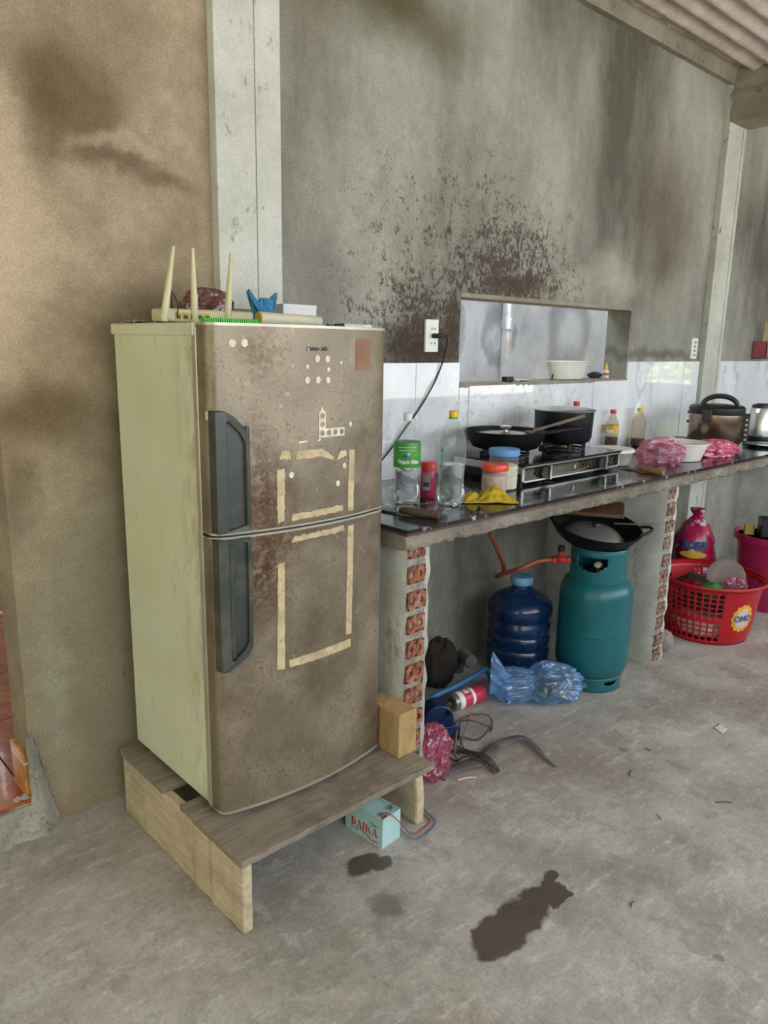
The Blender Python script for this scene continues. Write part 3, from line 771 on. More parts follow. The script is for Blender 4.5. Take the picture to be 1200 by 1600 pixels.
# ------------------------------------------------------------------ battery
M_bat = plain('pale turquoise battery case', (.50, .74, .74), .35, var=.05, dirt=(.40, .50, .48), dirt_amt=.25)
M_red = plain('red print', (.62, .03, .03), .5, var=.05); M_grey = plain('grey print', (.22, .26, .28), .5, var=.05)
bt = thing('battery', 'pale turquoise box battery with red lettering on the floor under the stand', 'battery', (1.284, 1.367, 0), math.radians(5.0))
bw, bl, bh = .076, .148, .092
b = MB().box(0, bw, 0, bl, 0, bh-.006)
for a in ((0, .003, 0, bl), (bw-.003, bw, 0, bl), (0, bw, 0, .003), (0, bw, bl-.003, bl)): b.box(a[0], a[1], a[2], a[3], bh-.007, bh)
b.build('case', M_bat, bt, smooth=False)
MB().box(.003, bw-.003, .003, bl-.003, bh-.0075, bh-.0052).build('lid', M_bat, bt, smooth=False)
for x in (.018, .058):
    MB().box(x-.004, x+.004, .016, .026, bh-.006, bh+.003).build('terminal', plain('tinned terminal', (.5, .48, .45), .4, .8), bt, smooth=False)
MB().box(.008, .030, .008, .016, bh-.0055, bh-.0048).build('terminal_mark', M_red, bt, smooth=False)
Mside = frame((-.0004, bl/2, bh/2), (0, -1, 0), (0, 0, 1))
def serif(word, h):
    """wedge-serif capitals D A I K A from thick and thin strokes"""
    b = MB(); x = 0; T = .21*h; t_ = .07*h; s = .10*h
    def quad(*p): b.add([(q[0], q[1], 0) for q in p] + [(q[0], q[1], .0005) for q in p], [(4, 5, 6, 7), (0, 1, 5, 4), (1, 2, 6, 5), (2, 3, 7, 6), (3, 0, 4, 7)])
    def stem(x0, w): quad((x0, 0), (x0+w, 0), (x0+w, h), (x0, h)); quad((x0-s, 0), (x0+w+s, 0), (x0+w+s, .045*h), (x0-s, .045*h)); quad((x0-s, h*.955), (x0+w+s, h*.955), (x0+w+s, h), (x0-s, h))
    for ch in word:
        x += s
        if ch == 'D':
            stem(x, T); n = 12; W = .62*h
            for k in range(n):
                a0, a1 = -pi/2+pi*k/n, -pi/2+pi*(k+1)/n
                def o_(a): return (x+T*.6+W*cos(a)*.85, h/2+h/2*sin(a))
                def i_(a): return (x+T*.6+(W-T*1.1)*cos(a)*.85, h/2+(h/2-t_)*sin(a))
                quad(i_(a0), o_(a0), o_(a1), i_(a1))
            x += W*.85+T*.6+s
        elif ch == 'A':
            W = .78*h
            quad((x, 0), (x+t_, 0), (x+W*.5+t_*.4, h), (x+W*.5-t_*.3, h)); quad((x+W-T, 0), (x+W, 0), (x+W*.5+T*.35, h), (x+W*.5-T*.45, h))
            quad((x+W*.2, h*.30), (x+W*.75, h*.30), (x+W*.73, h*.36), (x+W*.22, h*.36))
            quad((x-s, 0), (x+t_+s, 0), (x+t_+s, .045*h), (x-s, .045*h)); quad((x+W-T-s, 0), (x+W+s, 0), (x+W+s, .045*h), (x+W-T-s, .045*h))
            x += W+s*.6
        elif ch == 'I': stem(x, T); x += T+s*1.6
        elif ch == 'K':
            stem(x, T); quad((x+T, h*.42), (x+T+t_, h*.42), (x+T+.5*h, h), (x+T+.42*h, h)); quad((x+T+.10*h, h*.52), (x+T+.26*h, h*.66), (x+T+.62*h, 0), (x+T+.38*h, 0))
            quad((x+T+.3*h, 0), (x+T+.68*h, 0), (x+T+.68*h, .045*h), (x+T+.3*h, .045*h)); quad((x+T+.34*h, h*.955), (x+T+.58*h, h*.955), (x+T+.58*h, h), (x+T+.34*h, h))
            x += T+.62*h+s*.8
    b.v = [(vx-x/2, vy-h/2, vz) for vx, vy, vz in b.v]; return b
serif('DAIKA', .0250).xf(Mside @ Matrix.Translation((.003, -.009, 0))).build('brand_lettering', M_red, bt, smooth=False)
def side_text(body, size, x, y, mat, name, **kw):
    text_mb(body, size, **kw).xf(Mside @ Matrix.Translation((x, y, 0))).build(name, mat, bt, smooth=False)
side_text('12V   8Ah', .0072, -.036, -.030, M_grey, 'small_print')
side_text('Rechargeable', .0078, .036, -.036, M_red, 'small_print', shear=.3)
side_text('SEALED LEAD-ACID\nBATTERY', .0045, .042, .012, M_grey, 'small_print')
b = MB().prism([(-.028, -.0235), (.016, -.0275), (.034, -.0315), (.010, -.0305)], 0, .0005, Mside); b.build('swoosh', M_red, bt, smooth=False)
MB().prism([(-.066, .033), (-.058, .044), (-.050, .036), (-.056, .032)], 0, .0005, Mside).build('corner_emblem', M_red, bt, smooth=False)
def wire(pts, r, mat, name, parent): return MB().tube(smooth_path(pts, 8), r, 7).build(name, mat, parent)
M_wr = plain('red wire', (.42, .06, .05), .5); M_wb = plain('blue wire', (.10, .18, .38), .5)
def BW(x, y, z): dx, dy = x-1.284, y-1.367; a = math.radians(5); return (cos(a)*dx+sin(a)*dy, -sin(a)*dx+cos(a)*dy, z)
wire([(.018, .021, bh), (.030, .0, bh+.006), (.062, -.020, .055), BW(1.385, 1.350, .010), BW(1.43, 1.352, .003), BW(1.475, 1.362, .003), BW(1.484, 1.40, .004), BW(1.482, 1.44, .02), BW(1.472, 1.46, .05)], .0016, M_wr, 'red_wire', bt)
wire([(.058, .021, bh), (.074, .030, bh), (.080, .02, .055), (.082, .002, .02), BW(1.378, 1.335, .004), BW(1.43, 1.330, .003), BW(1.485, 1.350, .003), BW(1.500, 1.40, .003), BW(1.495, 1.45, .02), BW(1.474, 1.475, .06)], .0018, M_wb, 'blue_wire', bt)

# ------------------------------------------------------------------ things on top of the refrigerator
ZF = FZ1
M_rt = plain('yellowed router plastic', (.66, .62, .40), .4, var=.08, dirt=(.42, .36, .18), dirt_amt=.5)
rt = thing('wifi_router', 'yellowed white router with three tall antennas on the refrigerator', 'router', (1.0, 1.78, ZF))
MB().box(-.115, .14, -.03, .045, .004, .036).build('body', M_rt, rt, bevel=.006)
for sx in (-.1, .12): MB().box(sx-.01, sx+.01, 0, .02, 0, .006).build('foot', M_gask, rt, smooth=False)
M_port = plain('yellow socket', (.62, .48, .03), .5); M_blk = plain('black plastic', (.015, .015, .016), .4, var=.2)
for k in range(5):
    q = MB().box(-.088+k*.020, -.072+k*.020, -.0315, -.029, .010, .027).build('port', M_port, rt, smooth=False)
    MB().box(-.085+k*.020, -.075+k*.020, -.033, -.031, .012, .021).build('port_opening', M_blk, q, smooth=False)
for bx, tx in ((-.118, -.085), (-.035, -.034), (.058, .075)):
    an = MB().tube([(bx, -.03, .004), (bx+(tx-bx)*.25, -.03, .05), (tx, -.03, .180)], [.0095, .0092, .0042], 10).build('antenna', M_rt, rt)
    MB().tube([(bx, -.036, .012), (bx, -.018, .012)], .009, 10).build('hinge', M_rt, an)
wire([(-.082, -.03, .02), (-.09, -.05, .045), (-.095, -.03, .075), (-.07, .02, .05), (-.05, .05, .03), (-.04, .056, .004)], .0016, M_blk, 'cable', rt)
M_purp = film('dusty maroon film', (.25, .09, .095), .72, .2, .3)
b = MB().blobmesh((1.09, 1.905, ZF+.048), (.080, .06, .050), crumple(3, .25, .12), 56, 36); b.v = [(min(x, 1.15), min(max(y, 1.84), 1.99), max(z, ZF)) for x, y, z in b.v]
tag(b.build('plastic_bag', M_purp, ang=25), 'crumpled maroon plastic bag behind the router', 'plastic bag')
b = MB().blobmesh((1.20, 1.865, ZF+.018), (.045, .03, .022), crumple(13, .3, .15), 48, 28); b.v = [(max(x, 1.152), min(max(y, 1.84), 1.898), max(z, ZF)) for x, y, z in b.v]
tag(b.build('plastic_bag', film('grey brown film', (.30, .22, .19), .6, .2, .4), ang=25), 'flat grey-brown plastic bag beside the blue bag', 'plastic bag')
M_green = plain('bright green plastic', (.08, .62, .06), .35, var=.05)
b = MB().box(.895, 1.05, 1.585, 1.592, ZF, ZF+.008)
cb = tag(b.build('green_comb', M_green, smooth=False), 'bright green plastic comb strip lying along the refrigerator edge', 'comb')
for k in range(26): MB().box(.8965+k*.0059, .8998+k*.0059, 1.578, 1.60, ZF, ZF+.012).build('tooth', M_green, cb, smooth=False)
M_bluef = film('sky blue film', (.06, .33, .62), .75, .12, .25)
bb = thing('plastic_bag', 'knotted bright blue plastic bag with two ears beside the white box', 'plastic bag', (1.20, 1.79, ZF))
b = MB().lathe([(.002, 0), (.026, .006), (.030, .022), (.020, .045), (.013, .055), (.020, .066), (.012, .076)], 26, fn=lambda r, z, a: r*(1+.18*sin(a*5+z*60)+.10*sin(a*11)))
b.build('body', M_bluef, bb, ang=30)
for sx, L in ((-1, .050), (1, .036)):
    b = MB().grid(10, 10, lambda u, v: (sx*(.006+v*L*.9), (u-.5)*.034*(1-.65*v)+.004*sin(u*14), .060+v*.030*(1 if sx < 0 else .9)+.006*sin(u*9+v*4)-.01*(u-.5)**2*30*(1-v)))
    b.build('ear', M_bluef, bb, ang=40, solid=.002)
M_wbox = plain('white cardboard', (.74, .74, .76), .6, var=.05)
o = tag(MB().box(1.262, 1.378, 1.79, 1.87, ZF, ZF+.063).build('white_box', M_wbox, smooth=False, bevel=.002), 'small plain white cardboard box on the refrigerator near the column', 'box')
MB().box(1.2615, 1.3785, 1.7885, 1.8715, ZF+.052, ZF+.0645).build('lid', M_wbox, o, smooth=False, bevel=.002)
tag(MB().box(1.165, 1.27, 1.90, 1.99, ZF, ZF+.05).build('grey_box', plain('dusty grey carton', (.42, .42, .40), .7), smooth=False, bevel=.002), 'dusty grey carton half hidden behind the blue bag', 'box')
M_roll = plain('yellowed paper roll', (.66, .62, .48), .6, var=.08, dirt=(.45, .36, .18), dirt_amt=.5)
rl = thing('paper_roll', 'rolled yellowed sheet with a dark yellow end on the refrigerator edge', 'paper roll', (1.045, 1.585, ZF+.0155), math.radians(2))
MB().tube([(0, 0, 0), (.018, 0, 0), (.19, 0, -.002)], [.0155, .0150, .0135], 24).build('roll', M_roll, rl)
MB().tube([(-.0015, 0, 0), (.004, 0, 0)], .0145, 24).build('end_disc', plain('mustard end', (.52, .38, .05), .6), rl)
pn = thing('pen', 'white pen with a black clip lying on the refrigerator top', 'pen', (1.30, 1.60, ZF+.006), math.radians(-2))
MB().tube([(.02, 0, 0), (.115, 0, 0)], .0055, 10).build('barrel', M_wbox, pn)
MB().tube([(-.005, 0, 0), (.021, 0, 0)], [.004, .0062], 10).build('cap', M_blk, pn)
MB().box(-.03, -.012, -.004, .006, -.006, .002).build('clip', M_blk, pn, smooth=False)
b = MB().grid(20, 8, lambda u, v: (.866+.09*u, 1.88+.09*v, ZF+.001+.012*abs(mnoise.noise(Vector((u*3, v*3, 2)))) + .004*sin(u*7)))
tag(b.build('paper_scrap', plain('dusty grey paper', (.34, .33, .30), .8), solid=.0015), 'dusty grey scrap of paper at the back corner of the refrigerator top', 'paper')
# ------------------------------------------------------------------ counter
ct = thing('kitchen_counter', 'rough concrete kitchen counter topped with black marble tiles', 'counter', (0, 0, 0))
CX0, CX1, CY = 1.452, 5.75, 1.47
def slab_pt(u, v):
    # section: underside back -> front bottom -> front face -> top front -> top back
    x = CX0+(CX1-CX0)*u
    sec = ((2.086, .822), (1.60, .820), (1.487, .818), (1.474, .824), (1.470, .835), (1.470, .850), (1.474, .862), (1.482, .868), (1.6, .868), (2.086, .868))
    k = v*9; i = min(8, int(k)); f = k-i
    y = sec[i][0]*(1-f)+sec[i+1][0]*f; z = sec[i][1]*(1-f)+sec[i+1][1]*f
    e = mnoise.noise(Vector((x*26, z*40, 1)))*.009+mnoise.noise(Vector((x*70, z*90, 4)))*.006+mnoise.noise(Vector((x*8, 0, 6)))*.005
    if .15 < v < .85: y += e; z += .35*e
    elif v <= .15: z += .004*mnoise.noise(Vector((x*12, y*12, 5)))
    return (x, y, z)
b = MB().grid(700, 27, slab_pt)
n0 = 701
b.add([slab_pt(0, v/27) for v in range(28)], [tuple(range(27, -1, -1))])
b.build('slab', M_slab, ct, ang=50)
MB().box(CX0-.003, CX1, 1.466, 2.086, .866, .8735).build('tile_edge', M_clay, ct, smooth=False)
for k in range(8):
    x0 = CX0-.004+.6*k
    MB().box(x0+.0006, min(x0+.5994, CX1), 1.464, 2.086, .8735, .885).build('marble_tile', M_black, ct, smooth=False, bevel=.0012, seg=1)
def support(x0, x1, bmat, seed):
    s = MB()
    def face(u, v):                                                     # plastered left face with ragged front edge
        e = mnoise.noise(Vector((v*14+seed, 3, 0)))*.012+mnoise.noise(Vector((v*45+seed, 5, 0)))*.005
        y = 2.086+(1.503+e-2.086)*u
        return (x0-.006-.004*mnoise.noise(Vector((u*4, v*9, seed)))-(.004 if u < .97 else -.004), y, .825*v)
    s.grid(20, 60, face)
    s.box(x0, x1, 1.516, 2.086, 0, .825)
    def right(u, v):
        e = mnoise.noise(Vector((v*14+seed, 9, 0)))*.010
        return (x1+.006, 1.504+e+(2.086-1.504-e)*u, .825*v)
    s.grid(4, 60, right)
    def edge(u, v): 
        e = mnoise.noise(Vector((v*14+seed, 9, 0)))*.010
        return (x1-.006+.012*u+.004*mnoise.noise(Vector((v*40, seed, 1)))*(1-u), 1.509+e-.005*u+.003*(1-u), .825*v)
    s.grid(2, 80, edge)
    o = s.build('support_wall', M_plaster, ct, ang=40)
    MB().grid(14, 120, lambda u, v: (x0-.004+(x1-x0+.008)*u, 1.512+.006*mnoise.noise(Vector((u*9, v*70, seed)))+.003*mnoise.noise(Vector((u*30, v*200, seed))), .825*v)).build('mortar', M_mortar, o, ang=60)
    # each hollow brick: face with two round holes
    z = .012
    k = 0; rnd = random.Random(seed)
    while z < .80:
        h = rnd.uniform(.048, .056); wd = (x1-x0)*rnd.uniform(.72, .84); xx = x0+(x1-x0-wd)*rnd.uniform(.45, .75)
        yf = 1.5025+rnd.uniform(-.003, .004); bm = MB(); nn = 12
        for q in range(2):
            ax, bx = xx+wd*.5*q, xx+wd*.5*(q+1); cx, cz = (ax+bx)/2, z+h*.5; vs = []
            r = min(wd*.13, h*.24)*rnd.uniform(.9, 1.15)
            for m in range(nn):
                a = 2*pi*(m+.5)/nn; ca, sa = cos(a), sin(a)
                sc = min(((bx-ax)/2)/max(1e-6, abs(ca)), (h/2)/max(1e-6, abs(sa)))
                j = .0016*mnoise.noise(Vector((m*1.3, k+q*.5, seed)))
                ox, oz = cx+ca*sc, cz+sa*sc
                vs.append((ox+j, yf+j*1.5, oz+j)); vs.append((cx+ca*r*.9, yf+.0005, cz+sa*r*1.15)); vs.append((cx+ca*r*.8, yf+.022, cz+sa*r))
            fs = []
            for m in range(nn):
                m2 = (m+1) % nn
                fs += [(3*m, 3*m2, 3*m2+1, 3*m+1), (3*m+1, 3*m2+1, 3*m2+2, 3*m+2)]
            fs.append(tuple(3*m+2 for m in range(nn)))
            bm.add(vs, fs)
        # sides going back into the mortar
        c4 = [(xx, z), (xx+wd, z), (xx+wd, z+h), (xx, z+h)]
        bm.add([(a, yf+.001, c) for a, c in c4]+[(a, yf+.03, c) for a, c in c4], [(0, 1, 5, 4), (1, 2, 6, 5), (2, 3, 7, 6), (3, 0, 4, 7)])
        br = bm.build('brick', bmat, o, smooth=False)
        z += h+rnd.uniform(.020, .028); k += 1
support(1.488, 1.578, M_brick, 3); support(3.058, 3.142, M_brick2, 11); support(5.3, 5.4, M_brick2, 17)

# ------------------------------------------------------------------ wall fittings
M_white = plain('white plastic plate', (.80, .81, .76), .3, var=.04, dirt=(.55, .52, .42), dirt_amt=.3)
sk = thing('wall_socket', 'white double wall socket with a black plug above the white tiles', 'wall socket', (2.173, 2.10, 1.43))
MB().box(-.036, .036, -.012, .001, -.062, .062).build('face_plate', M_white, sk, bevel=.003)
MB().box(-.019, .027, -.0135, -.011, -.039, .039).build('insert', M_white, sk, bevel=.001)
for z in (.026, -.028):
    for x in (-.004, .013): MB().box(x-.0022, x+.0022, -.0142, -.013, z-.005, z+.005).build('slot', M_blk, sk, smooth=False)
pl = thing('power_plug', 'black plug and cord hanging from the wall socket behind the bottles', 'plug', (2.175, 2.086, 1.43))
MB().tube([(0, 0, 0), (0, -.012, 0), (.008, -.022, 0), (.03, -.026, 0), (.052, -.024, -.004)], [.0095, .0095, .0085, .006, .003], 12).build('plug', M_blk, pl)
wire([(.052, -.024, -.004), (.062, -.02, -.02), (.058, -.01, -.08), (.035, .0, -.15), (.005, -.004, -.19), (-.06, -.004, -.27), (-.15, -.004, -.36), (-.24, -.01, -.44), (-.36, -.02, -.52), (-.42, -.03, -.538)], .0032, M_blk, 'cord', pl)
sw = thing('wall_socket', 'narrow white socket plate with a column of switches beside the weathered column', 'wall socket', (4.385, 2.10, 1.40))
MB().box(-.035, .035, -.012, .001, -.06, .06).build('face_plate', M_white, sw, bevel=.003)
for z in (-.036, -.012, .012, .036): MB().box(-.012, .014, -.0135, -.011, z-.006, z+.006).build('switch', plain('grey rocker', (.28, .30, .26), .4), sw, smooth=False)
M_pinkp = plain('dusty pink plastic', (.40, .09, .13), .4)
hb = thing('hanging_caddy', 'dusty pink plastic caddy of sticks hanging on the far wall', 'caddy', (5.30, 2.06, 1.345))
for dx in (-.05, .05): pass
b = MB(); 
b.box(-.07, .07, -.05, -.046, 0, .11); b.box(-.07, .07, .036, .04, 0, .11); b.box(-.07, -.066, -.05, .04, 0, .11); b.box(.066, .07, -.05, .04, 0, .11); b.box(-.07, .07, -.05, .04, 0, .004)
b.build('cup', M_pinkp, hb, smooth=False)
for k in range(5): MB().tube([(-.04+.02*k, -.01, .005), (-.055+.024*k, -.02, .24-.02*(k % 3))], .004, 8).build('stick', plain('bamboo stick', (.55, .40, .20), .6) if k == 0 else bpy.data.materials['bamboo stick'], hb)

# ------------------------------------------------------------------ serving hatch sill
ZS = 1.243
M_tub = plain('milky plastic', (.80, .80, .72), .35, var=.04, trans=.15)
tb = thing('plastic_tub', 'milky white oblong plastic tub on the hatch sill', 'tub', (3.215, 2.165, ZS), 0)
b = MB().lathe([(.085, 0), (.100, .002), (.104, .012), (.125, .080), (.132, .082), (.132, .086), (.121, .084), (.101, .014), (.08, .006)], 40, sx=1.18, sy=.52, cap0=True, cap1=True)
b.build('tub', M_tub, tb)
b = MB().blobmesh((3.46, 2.16, ZS+.014), (.05, .03, .016), crumple(5, .3, .2), 30, 20)
tag(b.build('black_rag', plain('black cloth', (.03, .028, .03), .8)), 'small crumpled black rag beside the tub on the hatch sill', 'rag')
gl = thing('glue_bottle', 'tiny white glue bottle with a yellow pointed cap on the hatch sill', 'glue bottle', (3.548, 2.15, ZS))
MB().lathe([(.013, 0), (.015, .004), (.015, .036), (.008, .042)], 16).build('bottle', plain('white bottle', (.75, .74, .70), .4), gl)
MB().lathe([(.009, .041), (.009, .052), (.003, .074), (.001, .076)], 14).build('cap', plain('yellow cap', (.80, .50, .02), .4), gl)
MB().lathe([(.0153, .014), (.0153, .026)], 16, cap0=False, cap1=False).build('label_band', plain('red band', (.55, .1, .06), .5), gl)
tag(MB().cbox((2.69, 2.115, ZS+.011), (.055, .03, .022), .1).build('black_block', M_blk, smooth=False, bevel=.003), 'small black block at the edge of the hatch sill', 'block')
b = MB().grid(10, 6, lambda u, v: (2.75+.10*u, 2.105+.04*v, ZS+.003+.004*abs(sin(u*5+v*3))))
tag(b.build('paper_strip', M_wbox, solid=.001), 'flat white paper strip beside the black block on the sill', 'paper')
tag(MB().tube([(3.03, 2.12, ZS), (3.032, 2.118, ZS+.028)], .004, 8).build('nail', M_blk), 'short dark nail standing on the hatch sill', 'nail')
# ------------------------------------------------------------------ things on the counter
ZC = .885
M_pet = shell('clear bottle plastic')
def water_mat():
    t = NT('water'); t.set(color=(.93, .96, .96), rough=.02, trans=1.0, ior=1.33); return t.m
M_water = water_mat()
M_lime = plain('green bottle label', (.06, .34, .04), .4, var=.18, vscale=20); M_wprint = plain('white print', (.86, .88, .84), .5, var=.03)
M_capw = plain('white cap', (.80, .80, .78), .45, var=.05); M_capy = plain('orange-yellow cap', (.88, .44, .02), .4, var=.05)
M_capr = plain('red cap', (.62, .02, .025), .35, var=.05); M_capg = plain('green ring', (.10, .36, .06), .4)
def petal(amp, n=5, top=.03):
    return lambda r, z, a: r*(1-(amp*(.5+.5*cos(n*a)) if z < top else amp*.25*(.5+.5*cos(n*a)) if z < top*1.7 else 0))
def on_cyl(b, cx_ang, r, z0, squash=1.0):
    """wrap flat lettering round a cylinder of radius r, centred on an angle"""
    b.v = [((r+vz)*cos(cx_ang+vx/r), (r+vz)*sin(cx_ang+vx/r), z0+vy) for vx, vy, vz in b.v]; return b
def bottle(name, label, loc, prof, level, cap, capz, caph, capr=.0145, group=None, rot=0, pet=None, liq=None, amp=.22):
    t_ = thing(name, label, 'bottle', loc, rot, group)
    MB().lathe(prof, 40, fn=petal(amp), cap1=False).build('bottle', pet or M_pet, t_)
    if level:
        wp = [(max(r-.0018, .001), max(z, .002)) for r, z in prof if z < level]
        last = [p for p in prof if p[0] and p[1] >= level][0]
        wp.append((max(wp[-1][0], .003), level))
        MB().lathe(wp, 32, fn=petal(amp)).build('liquid', liq or M_water, t_)
    c = MB().lathe([(capr*.96, capz), (capr, capz+.002), (capr, capz+caph-.002), (capr*.93, capz+caph)], 28, fn=lambda r, z, a: r*(1+.02*cos(24*a))).build('cap', cap, t_)
    return t_
def ang_cam(x, y): return math.atan2(-y, -x)                             # side that faces the room
p1 = [(.014, .012), (.030, .002), (.041, .006), (.0455, .020), (.046, .040), (.041, .058), (.0385, .075), (.039, .10), (.042, .118), (.0432, .124), (.0432, .204), (.0445, .210), (.041, .222), (.034, .238), (.025, .252), (.017, .262), (.0135, .267), (.0135, .285)]
g1 = bottle('water_bottle', 'water bottle with a white cap and green label near the refrigerator', (1.708, 1.738, ZC), p1, .112, M_capw, .272, .024)
lb = MB().lathe([(.0440, .124), (.0446, .128), (.0448, .165), (.0446, .200), (.0440, .205)], 40, cap0=False, cap1=False).build('label', M_lime, g1)
ac = ang_cam(1.708, 1.738)
on_cyl(text_mb('Th\u1ea1ch \u0110\u00e0o', .0165, .0004), ac+.10, .0455, .143).build('lettering', M_wprint, lb, smooth=False)
on_cyl(text_mb('NUOC KHOANG THIEN NHIEN', .0042), ac, .0455, .190).build('small_print', M_wprint, lb, smooth=False)
on_cyl(text_mb('NATURAL MINERAL WATER', .0042), ac, .0455, .180).build('small_print', M_wprint, lb, smooth=False)
M_navy = plain('blue emblem', (.03, .12, .30), .4)
on_cyl(MB().prism([(-.010+.0*k, 0) if False else (.011*cos(2*pi*k/14)-.006, .006*sin(2*pi*k/14)) for k in range(14)], 0, .0006), ac, .0455, .161).build('emblem', M_navy, lb, smooth=False)
on_cyl(MB().prism([(.0055*cos(2*pi*k/14)+.006, .0055*sin(2*pi*k/14)) for k in range(14)], 0, .0008), ac, .0455, .169).build('emblem', plain('pale blue emblem', (.35, .52, .62), .4), lb, smooth=False)
p2 = [(.014, .012), (.032, .001), (.042, .006), (.0475, .022), (.048, .042), (.0425, .062), (.041, .09), (.043, .12), (.0455, .140), (.0465, .185), (.045, .205), (.040, .225), (.031, .248), (.022, .266), (.016, .278), (.0135, .283), (.0135, .298)]
y1 = bottle('water_bottle', 'tall clear bottle with an orange-yellow cap, half full of water', (1.81, 1.634, ZC), p2, .135, M_capy, .287, .020)
MB().lathe([(.0150, .281), (.0150, .287)], 24).build('cap_ring', M_capg, y1)
M_gp = plain('green print', (.02, .42, .16), .4)
ac = ang_cam(1.81, 1.634)
for k, zz in enumerate((.184, .161, .139)):                              # three green characters down the side
    b = MB()
    for (xa, ya, xb, yb) in (((-.006, .006, .006, .006), (-.006, 0, .006, 0), (0, .008, 0, -.008), (-.001, -.001, -.006, -.008), (.001, -.001, .006, -.008)),
                             ((-.006, .007, .006, .005), (-.005, .002, .005, .001), (0, .008, -.001, -.006), (-.006, -.003, .006, -.005), (-.004, -.008, .005, -.007)),
                             ((-.006, .007, -.006, -.007), (-.006, -.007, .006, -.007), (-.001, .008, -.001, -.003), (.004, .007, .005, -.003), (-.003, .002, .006, .003)))[k]:
        d = Vector((xb-xa, yb-ya, 0)); n_ = Vector((-d.y, d.x, 0)).normalized()*.0012; A = Vector((xa, ya, 0)); B = Vector((xb, yb, 0))
        b.prism([(A+n_)[:2], (A-n_)[:2], (B-n_)[:2], (B+n_)[:2]], 0, .0006)
    on_cyl(b, ac-.75, .0462, zz).build('green_character', M_gp, y1, smooth=False)
pj = thing('seasoning_jar', 'small pink seasoning jar with a red cap between the two water bottles', 'jar', (1.838, 1.765, ZC))
M_pinkj = plain('pink powder jar', (.44, .03, .10), .25, var=.12)
MB().lathe([(.024, 0), (.0265, .004), (.0265, .088), (.024, .096)], 32).build('jar', M_pinkj, pj)
MB().lathe([(.0275, .094), (.0275, .120), (.025, .124)], 32, fn=lambda r, z, a: r*(1+.015*cos(30*a))).build('cap', M_capr, pj)
ac = ang_cam(1.838, 1.765)
b = MB().grid(12, 6, lambda u, v: (.0269*cos(ac-.7+1.0*u), .0269*sin(ac-.7+1.0*u), .028+.058*v)); b.build('label', plain('grey label', (.30, .27, .26), .5), pj)
b = MB().grid(12, 2, lambda u, v: (.0271*cos(ac-.7+1.0*u), .0271*sin(ac-.7+1.0*u), .070+.005*v)); b.build('label_stripe', plain('orange stripe', (.70, .22, .08), .5), pj)
b = MB().grid(12, 2, lambda u, v: (.0271*cos(ac-.62+.8*u), .0271*sin(ac-.62+.8*u), .040+.016*v)); b.build('label_panel', plain('dark label panel', (.06, .07, .06), .5), pj)
def ribjar(name, label, loc, r, h, lidm, fillm, fill):
    t_ = thing(name, label, 'jar', loc)
    hb = h-.020; prof = [(r*.80, 0), (r*.86, .003)]
    for k in range(1, 25):
        z = .004+(hb-.018)*k/24; prof.append((r*(.93+.035*cos(2*pi*k/24*6)) if .18 < k/24 < .96 else r*.90, z))
    prof += [(r*.86, hb-.006), (r*.84, hb)]
    MB().lathe(prof, 40, cap1=False).build('jar', M_pet, t_)
    MB().lathe([(r*.76, .003)]+[(r*.885, .006), (r*.89, fill-.004), (r*.80, fill), (.002, fill+.006)], 32).build('contents', fillm, t_)
    MB().lathe([(r*.97, hb-.003), (r*.99, hb), (r*.99, h-.003), (r*.94, h), (r*.3, h+.0008)], 40, fn=lambda q, z, a: q*(1+.008*cos(40*a))).build('lid', lidm, t_)
    return t_
M_salt = plain('pinkish salt', (.62, .42, .38), .8, var=.15, vscale=60); M_sugar = plain('cream sugar', (.76, .68, .50), .8, var=.10, vscale=40)
ribjar('storage_jar', 'ribbed clear jar of pinkish salt with a bright red lid', (2.062, 1.657, ZC), .0475, .110, plain('bright red lid', (.80, .06, .03), .35, var=.05), M_salt, .072)
ribjar('storage_jar', 'taller ribbed clear jar of cream sugar with a sky blue lid', (2.172, 1.705, ZC), .0570, .148, plain('sky blue lid', (.14, .34, .70), .4, var=.05), M_sugar, .092)
def cloth_pt(u, v):
    x = (u-.5)*.19; y = (v-.5)*.10
    e = abs(mnoise.noise(Vector((u*3.2, v*2.6, 4))))*.05+abs(mnoise.noise(Vector((u*7, v*6, 9))))*.02
    m = min(1, 4*min(u, 1-u))*min(1, 4*min(v, 1-v))
    fold = .035*math.exp(-((u-.62)/.16)**2)*math.exp(-((v-.55)/.3)**2)
    return (x+.01*mnoise.noise(Vector((u*4, v*4, 1))), y+.015*mnoise.noise(Vector((u*4, v*4, 7))), .002+e*m+fold)
M_yel = plain('mustard cloth', (.55, .38, .02), .85, var=.2, vscale=30, dirt=(.22, .16, .02), dirt_amt=.5)
o = tag(MB().grid(44, 30, cloth_pt).build('dish_cloth', M_yel, solid=.0015, ang=60), 'crumpled mustard yellow dish cloth in front of the red-lidded jar', 'cloth')
o.location = (1.955, 1.592, ZC+.001); o.rotation_euler = (0, 0, math.radians(-42))
M_dkwood = wood('dark stained handle', (.055, .035, .025), (.12, .075, .055), (2, 10, 10), .5)
M_steel = plain('dark kitchen steel', (.06, .06, .062), .35, .8, var=.2)
